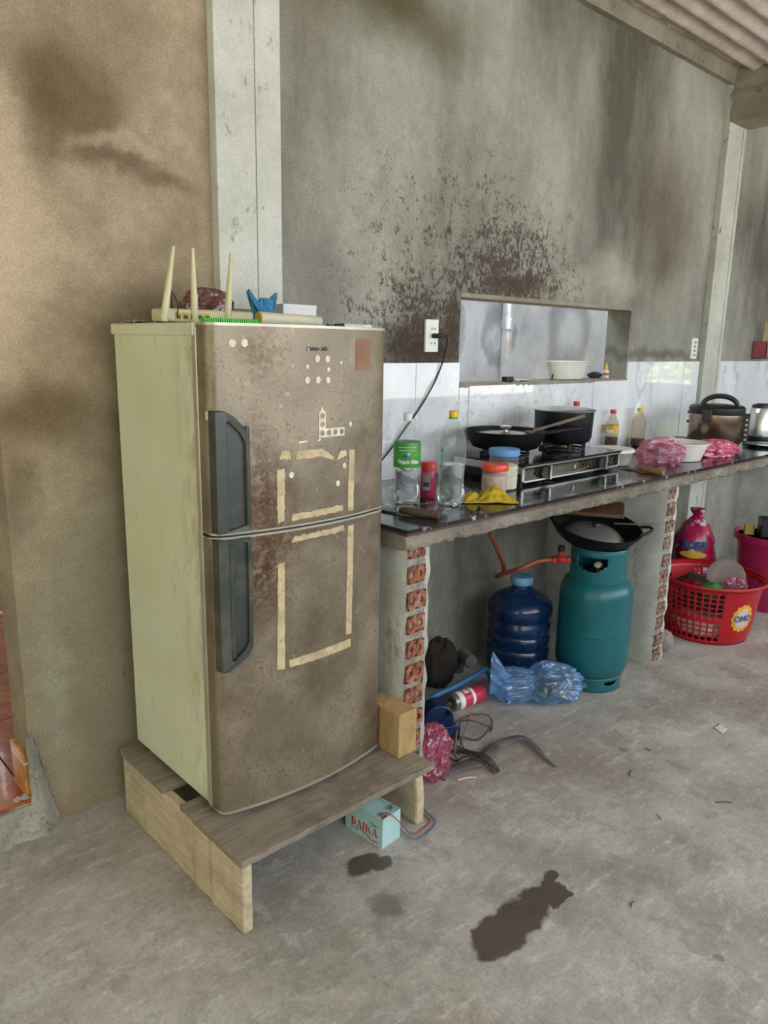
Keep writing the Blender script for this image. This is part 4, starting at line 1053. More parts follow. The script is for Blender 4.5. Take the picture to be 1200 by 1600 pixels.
def knife(label, P0, P1, tip, wood_m, r):
    """P0-P1 handle, blade from P0 to tip"""
    k_ = thing('kitchen_knife', label, 'knife', (P0[0], P0[1], ZC))
    A = Vector((0, 0, r)); B = Vector((P1[0]-P0[0], P1[1]-P0[1], r)); d = (B-A).normalized(); s_ = Vector((-d.y, d.x, 0))
    MB().tube([A, A+(B-A)*.12, A+(B-A)*.5, A+(B-A)*.95, B], [r*.6, r*.9, r, r*1.05, r*.9], 14).build('handle', wood_m, k_)
    T = Vector((tip[0]-P0[0], tip[1]-P0[1], 0)); L = T.length; e = T.normalized(); w = Vector((-e.y, e.x, 0))
    poly = [(-.02, -.008), (.02, -.012), (L*.2, -.024), (L*.8, -.026), (L, .006), (.02, .010), (-.02, .008)]
    M_ = frame((0, 0, .004), e, w)
    MB().prism(poly, 0, .002, M_).build('blade', M_steel, k_, smooth=False)
    return k_
knife('kitchen knife with a dark wooden handle on the counter corner by the refrigerator', (1.577, 1.630), (1.618, 1.502), (1.548, 1.80), M_dkwood, .0135)
M_oak = wood('golden handle wood', (.24, .13, .05), (.38, .22, .09), (2, 10, 10), .5)
knife('kitchen knife with a golden wooden handle lying in front of the clear pink bag', (2.950, 1.590), (2.950, 1.482), (2.965, 1.70), M_oak, .013)

# gas stove
M_enam = plain('black enamel', (.010, .010, .011), .28, var=.2, dirt=(.06, .055, .05), dirt_amt=.4)
M_glass = plain('black glass top', (.012, .012, .013), .10, var=.2, dirt=(.05, .05, .05), dirt_amt=.35)
M_chrome = plain('brushed chrome', (.55, .54, .52), .28, .9, var=.12, dirt=(.25, .22, .18), dirt_amt=.4)
M_gold = plain('dull gold lattice', (.30, .21, .05), .4, .4)
SX0, SX1, SY0, SY1, SZ = 2.255, 2.94, 1.685, 2.02, .968
sv = thing('gas_stove', 'two-burner black gas stove with chrome-framed front panel on the counter', 'gas stove', (SX0, SY0, ZC))
w_, d_, h_ = SX1-SX0, SY1-SY0, SZ-ZC
MB().box(.006, w_-.006, .006, d_, .016, h_-.006).build('body', M_enam, sv, smooth=False)
MB().box(-.004, w_+.004, -.012, d_+.004, h_-.006, h_).build('glass_top', M_glass, sv, smooth=False, bevel=.002)
b = MB(); b.box(-.002, .008, 0, d_, h_-.036, h_-.008); b.build('side_band', M_chrome, sv, smooth=False)
for y in (.05, .075): MB().tube([(-.0035, y, h_-.022), (0, y, h_-.022)], .004, 10).build('screw', M_steel, sv)
for x in (.03, w_-.03):
    for y in (.03, d_-.04): MB().lathe([(.012, 0), (.014, .018)], 14, (x, y, 0)).build('leg', M_blk, sv)
fp = MB().box(.012, w_-.012, -.002, .008, .020, h_-.012).build('front_panel', M_glass, sv, smooth=False)
b = MB()
for a in ((.0, w_, -.006, .004, .012, .021), (.0, w_, -.006, .004, h_-.016, h_-.008), (0, .012, -.006, .004, .012, h_-.008), (w_-.012, w_, -.006, .004, .012, h_-.008)): b.box(*a)
b.build('panel_frame', M_chrome, fp, smooth=False, bevel=.0015, seg=1)
b = MB(); n = 26
for k in range(n):
    xa = .03+(w_-.08)*k/n; st_ = (w_-.08)/n
    for s_ in (1, -1):
        z0, z1 = (.028, h_-.024) if s_ > 0 else (h_-.024, .028)
        b.prism([(xa, z0), (xa+.0018, z0), (xa+st_+.0018, z1), (xa+st_, z1)][::1], .0022, .0032, Matrix(((1, 0, 0, 0), (0, 0, -1, 0), (0, 1, 0, 0), (0, 0, 0, 1))))
b.build('lattice', M_gold, fp, smooth=False)
for x in (.155, w_-.135):
    kb = MB().tube([(x-.035, -.002, .044), (x-.035, -.022, .044)], [.024, .021], 20).build('knob', M_blk, sv)
    MB().box(x-.013, x-.002, -.030, -.004, .016, .072).build('knob_bar', M_chrome, kb, smooth=False, bevel=.001)
MB().tube([(w_*.5, -.003, .045), (w_*.5, -.005, .045)], .008, 14).build('badge', M_chrome, sv)
wire([(.30, -.004, .030), (.33, -.008, .026), (.40, -.008, .030), (.44, -.004, .036)], .0015, M_chrome, 'crest_line', sv)
M_iron = plain('sooty cast iron', (.012, .011, .011), .7, var=.3, dirt=(.07, .05, .035), dirt_amt=.4)
M_brass = plain('tarnished brass', (.16, .11, .055), .45, .7)
BUR = ((2.385, 1.872), (2.752, 1.852))
for bx, by in BUR:
    x, y = bx-SX0, by-SY0
    bn = MB().lathe([(.062, h_), (.066, h_+.004), (.055, h_+.010), (.040, h_+.012), (.040, h_+.022), (.030, h_+.026)], 28, (x, y, 0)).build('burner', M_brass, sv)
    b = MB().lathe([(.094, h_+.001), (.098, h_+.004), (.098, h_+.010), (.090, h_+.010), (.088, h_+.002)], 36, (x, y, 0), cap0=False, cap1=False)
    for k in range(5):
        a = 2*pi*k/5+.3
        c, s_ = cos(a), sin(a)
        P = [(.040, h_+.034), (.098, h_+.034), (.098, h_+.002), (.085, h_+.002), (.080, h_+.022), (.040, h_+.026)]
        b.prism(P, -.004, .004, Matrix(((c, 0, s_, x), (s_, 0, -c, y), (0, 1, 0, 0), (0, 0, 0, 1))))
    b.build('pan_support', M_iron, sv, ang=30)
ZB = SZ+.034
# frying pan with lid
M_pan = plain('black non-stick coating', (.006, .006, .006), .48, var=.2, dirt=(.02, .018, .016), dirt_amt=.3, spec=.25)
fp_ = thing('frying_pan', 'wide black frying pan holding a small steel-knobbed lid on the stove', 'frying pan', (2.385, 1.872, ZB))
MB().lathe([(.03, .003), (.115, 0), (.128, .004), (.148, .030), (.158, .068), (.162, .070), (.155, .068), (.144, .032), (.122, .008), (.03, .006)], 56).build('pan', M_pan, fp_)
hd = MB().tube([(.135, -.075, .054), (.175, -.095, .058), (.235, -.125, .066), (.285, -.15, .072), (.298, -.157, .072)], [.010, .012, .0135, .012, .007], 12, flat=.7).build('handle', M_blk, fp_)
ld = thing('pan_lid', 'dusty lid with a steel knob resting inside the frying pan', 'pan lid', (2.385, 1.872, ZB+.030), 0)
M_dglass = plain('greasy lid', (.30, .27, .22), .25, .3, var=.2)
MB().lathe([(.141, .014), (.1455, .016), (.141, .019), (.095, .028), (.024, .034), (.001, .034)], 48, cap0=False).build('lid', M_dglass, ld)
MB().lathe([(.141, .013), (.1475, .014), (.1475, .018), (.141, .019)], 48).build('rim', M_chrome, ld)
MB().lathe([(.010, .033), (.009, .040), (.022, .048), (.024, .054), (.014, .058), (.001, .059)], 24).build('knob', M_chrome, ld)
M_spoon = wood('grey-brown spoon wood', (.16, .11, .075), (.28, .20, .14), (10, 2, 10), .6)
sp_ = MB().tube(smooth_path([(2.47, 1.80, ZB+.068), (2.53, 1.77, ZB+.085), (2.60, 1.735, ZB+.105), (2.67, 1.70, ZB+.125)], 5), [.006]*8+[.007]*8, 10)
o = tag(sp_.build('wooden_spoon', M_spoon), 'wooden spoon sticking out of the frying pan across the pot', 'spoon')
MB().blobmesh((2.45, 1.802, ZB+.064), (.026, .018, .006), lambda q: 1, 18, 12).build('bowl', M_spoon, o)
# pot
M_pot = plain('blue-black enamel pot', (.005, .006, .010), .33, var=.3, dirt=(.02, .02, .022), dirt_amt=.3, spec=.35)
pt_ = thing('cooking_pot', 'deep black cooking pot with a steel rim on the right burner', 'pot', (2.752, 1.852, ZB))
MB().lathe([(.02, .002), (.100, 0), (.114, .006), (.121, .025), (.124, .132), (.121, .134), (.117, .030), (.10, .010), (.02, .008)], 52).build('pot', M_pot, pt_)
MB().lathe([(.123, .131), (.131, .133), (.132, .137), (.124, .140), (.06, .147), (.002, .149)], 52, cap0=False).build('lid', M_chrome, pt_)
for a in ():
    c, s_ = cos(a), sin(a)
    MB().tube([(c*.122-s_*.03, s_*.122+c*.03, .105), (c*.150-s_*.024, s_*.150+c*.024, .108), (c*.150+s_*.024, s_*.150-c*.024, .108), (c*.122+s_*.03, s_*.122-c*.03, .105)], .006, 10).build('handle', M_blk, pt_)
ac = ang_cam(2.752, 1.852)
b = MB().prism([(.011*cos(2*pi*k/10)*(1 if k % 2 else .55), .011*sin(2*pi*k/10)*(1 if k % 2 else .55)) for k in range(10)], 0, .0006)
on_cyl(b, ac-.15, .1245, .085).build('emblem', plain('worn grey print', (.22, .22, .22), .5), pt_, smooth=False)

# sauce bottles along the tiles
M_sauce = plain('dark soy sauce', (.035, .010, .006), .15)
M_pety = shell('stained bottle plastic', (.86, .80, .70), .8, .16, .08, (.55, .48, .38))
pb = [(.012, .008), (.026, .002), (.032, .008), (.033, .06), (.030, .075), (.0325, .09), (.0325, .128), (.029, .142), (.020, .165), (.0135, .178), (.0125, .182), (.0125, .196)]
s1 = bottle('sauce_bottle', 'sauce bottle with a red cap and yellow-white label by the tiles', (3.463, 2.038, ZC), pb, .07, M_capr, .186, .020, .0150, liq=M_sauce, pet=M_pety, amp=.1)
l1 = MB().lathe([(.0332, .088), (.0334, .128)], 28, cap0=False, cap1=False).build('label', plain('amber label', (.78, .45, .04), .4, var=.2, vscale=40), s1)
ac = ang_cam(3.463, 2.038)
MB().grid(10, 3, lambda u, v: (.0338*cos(ac-.9+1.1*u), .0338*sin(ac-.9+1.1*u), .090+.016*v)).build('label_panel', M_wprint, l1)
pc = [(r*1.15, z) for r, z in pb]
bottle('sauce_bottle', 'nearly empty sauce bottle with a yellow cap by the tiles', (3.715, 2.030, ZC), pc, .045, plain('yellow bottle cap', (.78, .55, .03), .4), .186, .018, .0155, liq=M_sauce, pet=M_pety, amp=.1)
pd = [(r, z*1.28) for r, z in pb]
bottle('sauce_bottle', 'red-capped clear bottle hidden behind the black cooking pot', (3.13, 2.040, ZC), pd, .0, M_capr, .238, .022, .0150, amp=.1)
# lidded food box
lb_ = thing('food_container', 'round clear food container with a white lid at the end of the stove', 'food container', (3.045, 1.780, ZC))
MB().lathe([(.072, 0), (.078, .003), (.090, .058)], 40, cap1=False).build('bowl', shell('cloudy plastic', (.85, .85, .83), .7, .35, .25, (.65, .64, .60)), lb_)
MB().lathe([(.070, .004), (.080, .03), (.04, .034)], 32).build('food', plain('pale leftovers', (.50, .42, .34), .8), lb_)
MB().lathe([(.090, .056), (.096, .060), (.096, .068), (.090, .074), (.030, .078), (.001, .078)], 44).build('lid', plain('off-white lid', (.74, .73, .69), .4, var=.05), lb_)
# clear pink bag with a metal tin
M_pinkf = film('rose film', (.72, .26, .40), .16, .10, .35, (.97, .70, .80))
pk = thing('plastic_bag', 'puffed clear pink plastic bag beside the white basin', 'plastic bag', (3.232, 1.646, ZC))
b = MB().blobmesh((0, 0, .046), (.105, .075, .070), crumple(31, .26, .09, 1.5, 3.2), 110, 80)
b.v = [(x*cos(-.75)-y*sin(-.75), x*sin(-.75)+y*cos(-.75), max(z, .001)) for x, y, z in b.v]; b.build('bag', M_pinkf, pk, ang=55)
MB().cbox((.0, .0, .04), (.05, .04, .07), -.5).build('tin_inside', plain('grey tin', (.30, .31, .33), .35, .5), pk, smooth=False, bevel=.003)
M_basin = plain('cream white plastic', (.80, .74, .68), .35, var=.04)
bs = thing('plastic_basin', 'shallow white plastic basin between the two pink bags', 'basin', (3.445, 1.66, ZC))
MB().lathe([(.085, 0), (.094, .003), (.122, .078), (.132, .080), (.132, .085), (.120, .083), (.092, .010), (.02, .006)], 48, cap1=True).build('basin', M_basin, bs)
M_pinks = film('solid pink film', (.66, .13, .24), .88, .2, .12, (.9, .3, .45))
b = MB().blobmesh((3.665, 1.610, ZC+.034), (.090, .060, .050), lambda q: (1+.5*abs(q.x)**3)*crumple(41, .2, .10)(q), 56, 34)
b.v = [(3.682+(x-3.665)*cos(-.6)-(y-1.61)*sin(-.6), 1.61+(x-3.665)*sin(-.6)+(y-1.61)*cos(-.6), max(z, ZC+.001)) for x, y, z in b.v]
tag(b.build('plastic_bag', M_pinks, ang=22), 'deep pink plastic bag bundle in front of the steel cooker', 'plastic bag')
# steel cooker
M_bronze = plain('bronze-tinted steel', (.40, .30, .24), .22, .95, var=.06)
ck = thing('rice_cooker', 'large round steel cooker with black lid and arched handle', 'rice cooker', (4.06, 1.775, ZC))
MB().lathe([(.118, 0), (.126, .004), (.128, .030)], 52).build('base', M_blk, ck)
MB().lathe([(.130, .026), (.135, .032), (.136, .178), (.132, .182)], 56).build('body', M_bronze, ck)
MB().lathe([(.137, .178), (.140, .182), (.140, .212), (.130, .222), (.05, .230), (.001, .231)], 56).build('lid', M_blk, ck)
ac = ang_cam(4.06, 1.775)
hx = Vector((cos(ac+pi/2), sin(ac+pi/2), 0))
Hn = Vector((cos(ac), sin(ac), 0))
pts = []
for k in range(13):
    a = pi*k/12; q = hx*(.085*cos(a)+.012) + Hn*.03 ; pts.append((q.x, q.y, .222+.050*sin(a)))
MB().tube(pts, .013, 12, flat=.8).build('handle', M_blk, ck)
MB().tube([(p[0]*1.0, p[1]*1.0, p[2]+.011) for p in pts[2:-2]], .005, 8).build('handle_strip', M_chrome, ck)
q = Hn*.138-hx*.045
MB().cbox((q.x, q.y, .178), (.024, .05, .06), ac).build('latch', M_blk, ck, smooth=False, bevel=.005)
q = hx*.140-Hn*.0
MB().cbox((q.x*1.0, q.y*1.0, .11), (.05, .03, .15), ac+pi/2).build('control_column', M_blk, ck, smooth=False, bevel=.006)
for k in range(5):
    q2 = Hn*.028+hx*.150; MB().tube([(q2.x, q2.y, .05+.026*k), (q2.x+Hn.x*.004, q2.y+Hn.y*.004, .05+.026*k)], .006, 10).build('button', M_chrome, ck)
for z in (.13, .18): 
    q2 = -hx*.137; MB().cbox((q2.x, q2.y, z), (.016, .02, .012), ac+pi/2).build('hinge_stub', M_blk, ck, smooth=False)
# kettle
kt = thing('electric_kettle', 'steel electric kettle with black lid next to the cooker', 'kettle', (4.56, 1.735, ZC))
M_brush = plain('brushed steel', (.66, .66, .66), .30, .85, var=.05)
MB().lathe([(.078, 0), (.082, .006), (.082, .032)], 44).build('base', M_blk, kt)
MB().lathe([(.080, .030), (.082, .036), (.076, .10), (.062, .175), (.054, .192)], 44).build('body', M_brush, kt)
MB().lathe([(.056, .190), (.054, .205), (.030, .214), (.001, .216)], 40).build('lid', M_blk, kt)
MB().tube(smooth_path([(.05, -.02, .20), (.10, -.045, .19), (.118, -.052, .13), (.088, -.038, .05)], 6), .012, 12).build('handle', M_blk, kt)
MB().prism([(-.05, -.015), (-.085, 0), (-.05, .015)], .165, .188).build('spout', M_brush, kt, smooth=False)
tag(MB().lathe([(.06, 0), (.075, .004), (.100, .014), (.104, .016), (.098, .016), (.07, .007), (.01, .005)], 40, (4.30, 1.605, ZC)).build('glass_plate', plain('teal glass', (.04, .10, .095), .12, var=.1)), 'dark teal glass plate between the cooker and the counter edge', 'plate')
wl_ = thing('pot_lid', 'white enamel lid with a wire knob behind the white basin', 'pot lid', (4.02, 1.985, ZC)) if False else None
wl_ = thing('pot_lid', 'white enamel lid with a wire knob behind the white basin', 'pot lid', (3.70, 1.86, ZC))
MB().lathe([(.085, 0), (.095, .004), (.095, .010), (.06, .028), (.001, .034)], 40).build('lid', plain('white enamel', (.82, .82, .80), .25, var=.03), wl_)
wire([(-.02, 0, .032), (-.018, 0, .055), (0, 0, .062), (.018, 0, .055), (.02, 0, .032)], .0022, M_blk, 'wire_knob', wl_)
wire([(-.33, .055, .070), (-.28, .03, .066), (-.22, .01, .05), (-.15, -.01, .020), (-.125, -.01, .016)], .0025, M_blk, 'power_cord', ck)

# ------------------------------------------------------------------ under the counter, first bay
M_teal = plain('teal cylinder paint', (.008, .125, .15), .30, var=.10, vscale=7, dirt=(.03, .14, .15), dirt_amt=.5)
gc = thing('gas_cylinder', 'teal gas cylinder with a slotted collar under the counter', 'gas cylinder', (2.706, 1.602, 0))
prof = [(.02, .05), (.10, .045), (.136, .066), (.149, .10), (.150, .13), (.150, .238), (.150, .243), (.1512, .247), (.1512, .251), (.150, .255), (.150, .262), (.150, .37), (.150, .395), (.146, .425), (.132, .455), (.105, .472), (.05, .482), (.01, .484)]
MB().lathe(prof, 56).build('tank', M_teal, gc)
ac = ang_cam(2.706, 1.602)
def ring_with_windows(r0, r1, z0, z1, wins, n=96, rows=10, off=0.0):
    """thin ring; wins = (angle centre, half width, za, zb) openings"""
    b = MB(); vs = []; fs = []
    zs = sorted(set([z0, z1]+[w[2] for w in wins]+[w[3] for w in wins]+[z0+(z1-z0)*k/rows for k in range(rows+1)]))
    for z in zs:
        f = (z-z0)/(z1-z0); r = r0+(r1-r0)*f
        for k in range(n): a = 2*pi*k/n; vs.append((r*cos(a), r*sin(a), z))
    for i in range(len(zs)-1):
        zm = (zs[i]+zs[i+1])/2
        for k in range(n):
            am = 2*pi*(k+.5)/n; skip = False
            for (c, hw, za, zb) in wins:
                d = abs((am-c+pi) % (2*pi)-pi)
                if d < hw and za < zm < zb:
                    sag = (1-(d/hw)**2)
                    if zm > za+(zb-za)*.45*(1-sag): skip = True
            if not skip: fs.append((i*n+k, i*n+(k+1) % n, (i+1)*n+(k+1) % n, (i+1)*n+k))
    return b.add(vs, fs)
ring_with_windows(.113, .113, .455, .598, [(ac-.26, .56, .512, .572), (ac-.26+pi, .56, .512, .572)], 96, 14).build('collar', M_teal, gc, solid=.004)
MB().lathe([(.115, .594), (.117, .598), (.115, .602), (.110, .602), (.109, .597)], 56, cap0=False, cap1=False).build('collar_rim', M_teal, gc)
ring_with_windows(.126, .126, 0, .06, [(ac-.75, .26, .028, .045), (ac+.75, .26, .028, .045), (ac+2.3, .26, .028, .045), (ac-2.3, .26, .028, .045)], 96, 8).build('foot_ring', M_teal, gc, solid=.004)
vv = MB().lathe([(.016, .48), (.016, .51), (.012, .515), (.012, .535), (.020, .54), (.020, .552), (.006, .556)], 20).build('valve', M_brass, gc)
MB().blobmesh((cos(ac)*.045, sin(ac)*.045, .528), (.018, .018, .014), crumple(6, .2, .2), 20, 14).build('valve_cap', plain('white valve cap', (.70, .68, .62), .5), vv)
M_regr = plain('red regulator paint', (.46, .035, .02), .4, var=.15)
rg = thing('gas_regulator', 'red gas regulator with a black knob on the cylinder collar', 'regulator', (2.575, 1.70, .54))
lx = Vector((2.706-2.575, 1.602-1.70, 0)).normalized()
MB().cbox((0, 0, 0), (.085, .034, .026), math.atan2(lx.y, lx.x)).build('body', M_regr, rg, bevel=.008)
MB().lathe([(.026, -.006), (.030, .004), (.024, .014), (.012, .018), (.012, .040)], 20).build('dome', M_regr, rg)
MB().lathe([(.013, .036), (.014, .040), (.014, .058), (.011, .060)], 16).build('knob', M_blk, rg)
M_hose = plain('orange-brown gas hose', (.30, .075, .03), .5, var=.15)
hs = MB().tube(smooth_path([(2.545, 1.72, .54), (2.49, 1.755, .535), (2.42, 1.79, .508), (2.425, 1.88, .465), (2.50, 1.97, .415), (2.575, 1.995, .405), (2.57, 1.985, .44), (2.50, 1.965, .525), (2.43, 1.95, .61), (2.34, 1.935, .73), (2.29, 1.93, .812)], 8), .0095, 10)
tag(hs.build('gas_hose', M_hose), 'orange-brown gas hose from the regulator up behind the blue jug', 'hose')
def jugmat():
    t = NT('dark blue jug plastic'); p = t.pos()
    c = t.mix(t.rng(t.noise(p, 9, 5), .35, .65), (.005, .018, .06), (.008, .032, .10))
    c = t.mix(t.rng(t.noise(p, 20, 6, .7), .56, .72, 0, .35), c, (.16, .19, .24)); t.set(color=c, rough=.18, spec=.6); return t.m
jg = thing('water_jug', 'large ribbed dark blue water jug with a pale blue cap', 'water jug', (2.56, 1.878, 0))
prof = [(.02, .012), (.105, .004), (.126, .012)]
for z, r in ((.03, .136), (.05, .138), (.062, .130), (.07, .130), (.082, .137), (.11, .138), (.122, .128), (.130, .128), (.142, .136), (.17, .137), (.182, .127), (.190, .127), (.202, .135), (.232, .136), (.244, .128), (.252, .128), (.262, .137), (.300, .139), (.318, .134), (.340, .115), (.358, .085), (.372, .055), (.380, .042), (.404, .041)): prof.append((r, z))
MB().lathe(prof, 60, fn=lambda r, z, a: r*(1+(.012*cos(30*a) if .296 < z < .33 else 0))).build('jug', jugmat(), jg)
M_capb = plain('pale blue cap', (.16, .36, .55), .5, dirt=(.30, .30, .30), dirt_amt=.6)
MB().lathe([(.046, .396), (.049, .400), (.049, .424), (.045, .430), (.02, .431)], 40, fn=lambda r, z, a: r*(1+.01*cos(36*a))).build('cap', M_capb, jg)
# wok on the cylinder
Hc = Vector((cos(ac), sin(ac), 0)); Hs = Vector((cos(ac+pi/2), sin(ac+pi/2), 0))      # towards the room, and along the counter
lean = Hc*.156+Hs*.139
wv = Vector((2.706, 1.602, .582))-lean*.275; wv.z = .582                 # round bottom sits in the collar ring
wk = thing('wok', 'black round-bottomed wok tilted on top of the gas cylinder', 'wok', wv)
tilt = Matrix.Rotation(math.asin(lean.length), 4, Vector((0, 0, 1)).cross(lean).normalized())
prof = []
for k in range(15):
    a = k/14; prof.append((.012+.173*sin(a*pi/2*.82)/sin(pi/2*.82), .10*(1-cos(a*pi/2*.82))/(1-cos(pi/2*.82))))
prof += [(.191, .103), (.183, .107)] + [(r-.003, z+.004) for r, z in prof[::-1]]
MB().lathe(prof, 60).xf(tilt).build('bowl', M_pan, wk)
for s_ in (1, -1):
    e = hx*s_ ; pts = []
    for k in range(9):
        a = pi*k/8; q = Vector((cos(ac+pi/2), sin(ac+pi/2), 0))*s_*(.178+.045*sin(a)) + Vector((cos(ac), sin(ac), 0))*(.045*cos(a)-.02); pts.append((q.x, q.y, .102+.022*sin(a)))
    MB().tube(pts, .0065, 10).xf(tilt).build('handle', M_blk, wk)
wlid = thing('domed_lid', 'domed steel lid with a black knob lying in the wok', 'pan lid', wv)
t2 = tilt @ Matrix.Translation((0, 0, .0385))
MB().lathe([(.130, .0), (.134, .003), (.128, .010), (.105, .030), (.06, .045), (.015, .049), (.001, .049)], 48, cap0=False).xf(t2).build('dome', M_brush, wlid, solid=.001)
MB().lathe([(.008, .048), (.010, .058), (.018, .064), (.014, .070), (.001, .071)], 18).xf(t2).build('knob', M_blk, wlid)
def in_wok(u, v, z): return wv + (tilt @ (Hs*u+Hc*v+Vector((0, 0, z))))  # u along the counter, v towards the room
A = in_wok(.075, -.085, .088); B = in_wok(.255, -.085, .1227)
o = tag(MB().tube([A, A.lerp(B, .5), B], [.007, .008, .009], 10, flat=.45).build('spatula', M_brush), 'steel spatula handle sticking out over the wok rim', 'spatula')
M_board = wood('reddish chopping board', (.11, .04, .02), (.20, .085, .04), (2, 8, 8), .6)
rim_far = in_wok(-.02, -.188, .105)
bc = rim_far+Hc*.045+Vector((0, 0, .009-.045*sin(math.radians(9))))
MB_ = MB().cbox((0, 0, 0), (.26, .16, .018)).xf(Matrix.Translation(bc) @ Matrix.Rotation(math.atan2(Hs.y, Hs.x), 4, 'Z') @ Matrix.Rotation(math.radians(9), 4, 'X'))
tag(MB_.build('chopping_board', M_board, smooth=False, bevel=.006), 'reddish brown board wedged behind the wok under the slab', 'board')

# blue bag, tin, pump, wires on the floor
M_bluebag = film('pale blue film', (.26, .48, .80), .26, .10, .35, (.62, .80, .98))
bg_ = thing('plastic_bag', 'crumpled translucent blue carrier bag on the floor before the jug', 'plastic bag', (2.36, 1.645, 0), math.radians(-38))
def bagr(q):
    f = crumple(51, .26, .07, 1.5, 3.2)(q); return f*(1-.32*math.exp(-((q.x+.25)/.22)**2))
b = MB().blobmesh((.02, 0, .07), (.185, .095, .085), bagr, 140, 90); b.v = [(x, y, max(z, .002)) for x, y, z in b.v]; b.build('bag', M_bluebag, bg_, ang=55)
def mouth(u, v):                                                        # open mouth of the bag, flaring up and outwards
    a = 2*pi*u; r = (.028+.055*v)*(1+.16*sin(a*3+1)+.10*sin(a*7+v*4))
    return (-.10-.075*v+.25*r*cos(a), r*1.05*cos(a)*.8-.01, .085+.055*v+r*sin(a)*.95)
MB().grid(60, 14, mouth, wrap=True).build('bag_mouth', M_bluebag, bg_, ang=55)
ins = MB().cbox((.09, -.02, .055), (.11, .07, .06), .3, .3).build('carton_inside', plain('black carton', (.02, .018, .015), .5), bg_, smooth=False, bevel=.004)
for k in range(5): MB().cbox((.06+.018*k, -.058, .055), (.008, .002, .034), .3, .5).build('gold_mark', plain('gold print', (.42, .28, .05), .5) if k == 0 else bpy.data.materials['gold print'], ins, smooth=False)
cn = thing('tin_can', 'fallen aerosol tin with a red and white label beside the blue bag', 'can', (2.115, 1.787, .036))
axd = Vector((.97, -.12, .02)).normalized()
def along_ax(b): 
    y_ = Vector((0, 0, 1)).cross(axd).normalized(); z_ = axd.cross(y_)
    return b.xf(Matrix(((z_.x, y_.x, axd.x, 0), (z_.y, y_.y, axd.y, 0), (z_.z, y_.z, axd.z, 0), (0, 0, 0, 1))))
along_ax(MB().lathe([(.026, -.075), (.033, -.073), (.0345, -.070), (.0345, .085), (.032, .088)], 36)).build('can', plain('can body metal', (.32, .28, .26), .35, .6), cn)
lab = along_ax(MB().lathe([(.0349, -.052), (.0349, .080)], 36, cap0=False, cap1=False)).build('label', plain('red tin label', (.60, .03, .08), .35, var=.08), cn)
for a, z0, z1 in ((.0353, -.052, -.028), (.0353, .012, .026)): along_ax(MB().lathe([(a, z0), (a, z1)], 36, cap0=False, cap1=False)).build('label_stripe', M_wprint, lab)
for k in range(9):
    along_ax(MB().grid(6, 1, lambda u, v: (.0354*cos(-.5+k*.17+.12*v), .0354*sin(-.5+k*.17+.12*v), -.020+.026*u))).build('print_line', M_wprint, lab)
along_ax(MB().lathe([(.004, -.095), (.010, -.094), (.010, -.080), (.024, -.074)], 24)).build('nozzle', M_brass, cn)
M_dblue = plain('dark blue plastic', (.012, .03, .10), .3, var=.2)
pm = thing('pump_housing', 'dark blue plastic pump housing with a green motor by the brick support', 'pump', (1.885, 1.735, 0), math.radians(-30))
P = [(-.055, 0), (-.055, .07)] + [(-.055*cos(pi*k/10), .07+.055*sin(pi*k/10)) for k in range(1, 10)] + [(.055, .07), (.055, 0)]
MB().prism(P, -.02, .055, frame((0, 0, 0), (1, 0, 0), (0, 0, 1))).build('housing', M_dblue, pm, ang=40, bevel=.004)
MB().tube([(-.06, .06, .06), (-.02, .10, .06)], .045, 20).build('motor', plain('dull green motor', (.05, .12, .09), .5), pm)
MB().cbox((.01, -.085, .030), (.12, .006, .055), 0).build('front_flap', M_dblue, pm, smooth=False, bevel=.002)
MB().box(-.03, .03, -.086, -.05, .002, .012).build('flap_arm', M_dblue, pm, smooth=False)
MB().tube([(.03, -.056, .10), (.035, -.075, .098)], .008, 10).build('bolt', M_steel, pm)
M_pinkc = film('crisp pink film', (.68, .18, .32), .26, .10, .35, (.95, .58, .70))
b = MB().blobmesh((1.662, 1.535, .078), (.068, .058, .098), crumple(61, .28, .12, 1.6, 3.6), 110, 80); b.v = [(max(x, 1.597), y, max(z, .001)) for x, y, z in b.v]
tag(b.build('plastic_bag', M_pinkc, ang=50), 'crackled pink plastic bag stuffed against the brick support', 'plastic bag')
M_belt = plain('worn grey belt rubber', (.13, .125, .115), .75, var=.2, dirt=(.25, .24, .22), dirt_amt=.5)
path = smooth_path([(1.665, 1.50, .006), (1.74, 1.498, .010), (1.832, 1.471, .012), (1.90, 1.484, .016), (1.957, 1.492, .020), (2.06, 1.472, .018), (2.055, 1.40, .012), (2.033, 1.355, .008), (2.012, 1.289, .004)], 8)
nb = len(path)
tag(MB().tube(path, [.024*(1-.85*max(0, (k/nb-.35)/.65)) for k in range(nb)], 12, flat=.30).build('rubber_belt', M_belt), 'tapering grey rubber belt curling over the floor', 'belt')
rnd = random.Random(5)
wr_ = thing('wire_bundle', 'tangle of brown and black wire beside the pump', 'wire', (0, 0, 0))
M_rust = plain('rusty wire', (.24, .13, .06), .6); M_dw = plain('dark wire', (.055, .05, .045), .6)
paths = [[(1.958, 1.735), (1.918, 1.66), (1.85, 1.60), (1.80, 1.56), (1.785, 1.525)], [(1.958, 1.72), (2.04, 1.69), (2.10, 1.655), (2.06, 1.61), (1.99, 1.64), (1.965, 1.68), (1.925, 1.652)],
         [(1.845, 1.640), (1.90, 1.615), (1.95, 1.58), (2.01, 1.57), (2.03, 1.59)], [(1.80, 1.62), (1.78, 1.54), (1.79, 1.49), (1.855, 1.425)], [(2.088, 1.70), (2.02, 1.68), (1.95, 1.64), (1.88, 1.60), (1.82, 1.56)], [(1.92, 1.645), (1.87, 1.60), (1.845, 1.55), (1.87, 1.525)]]
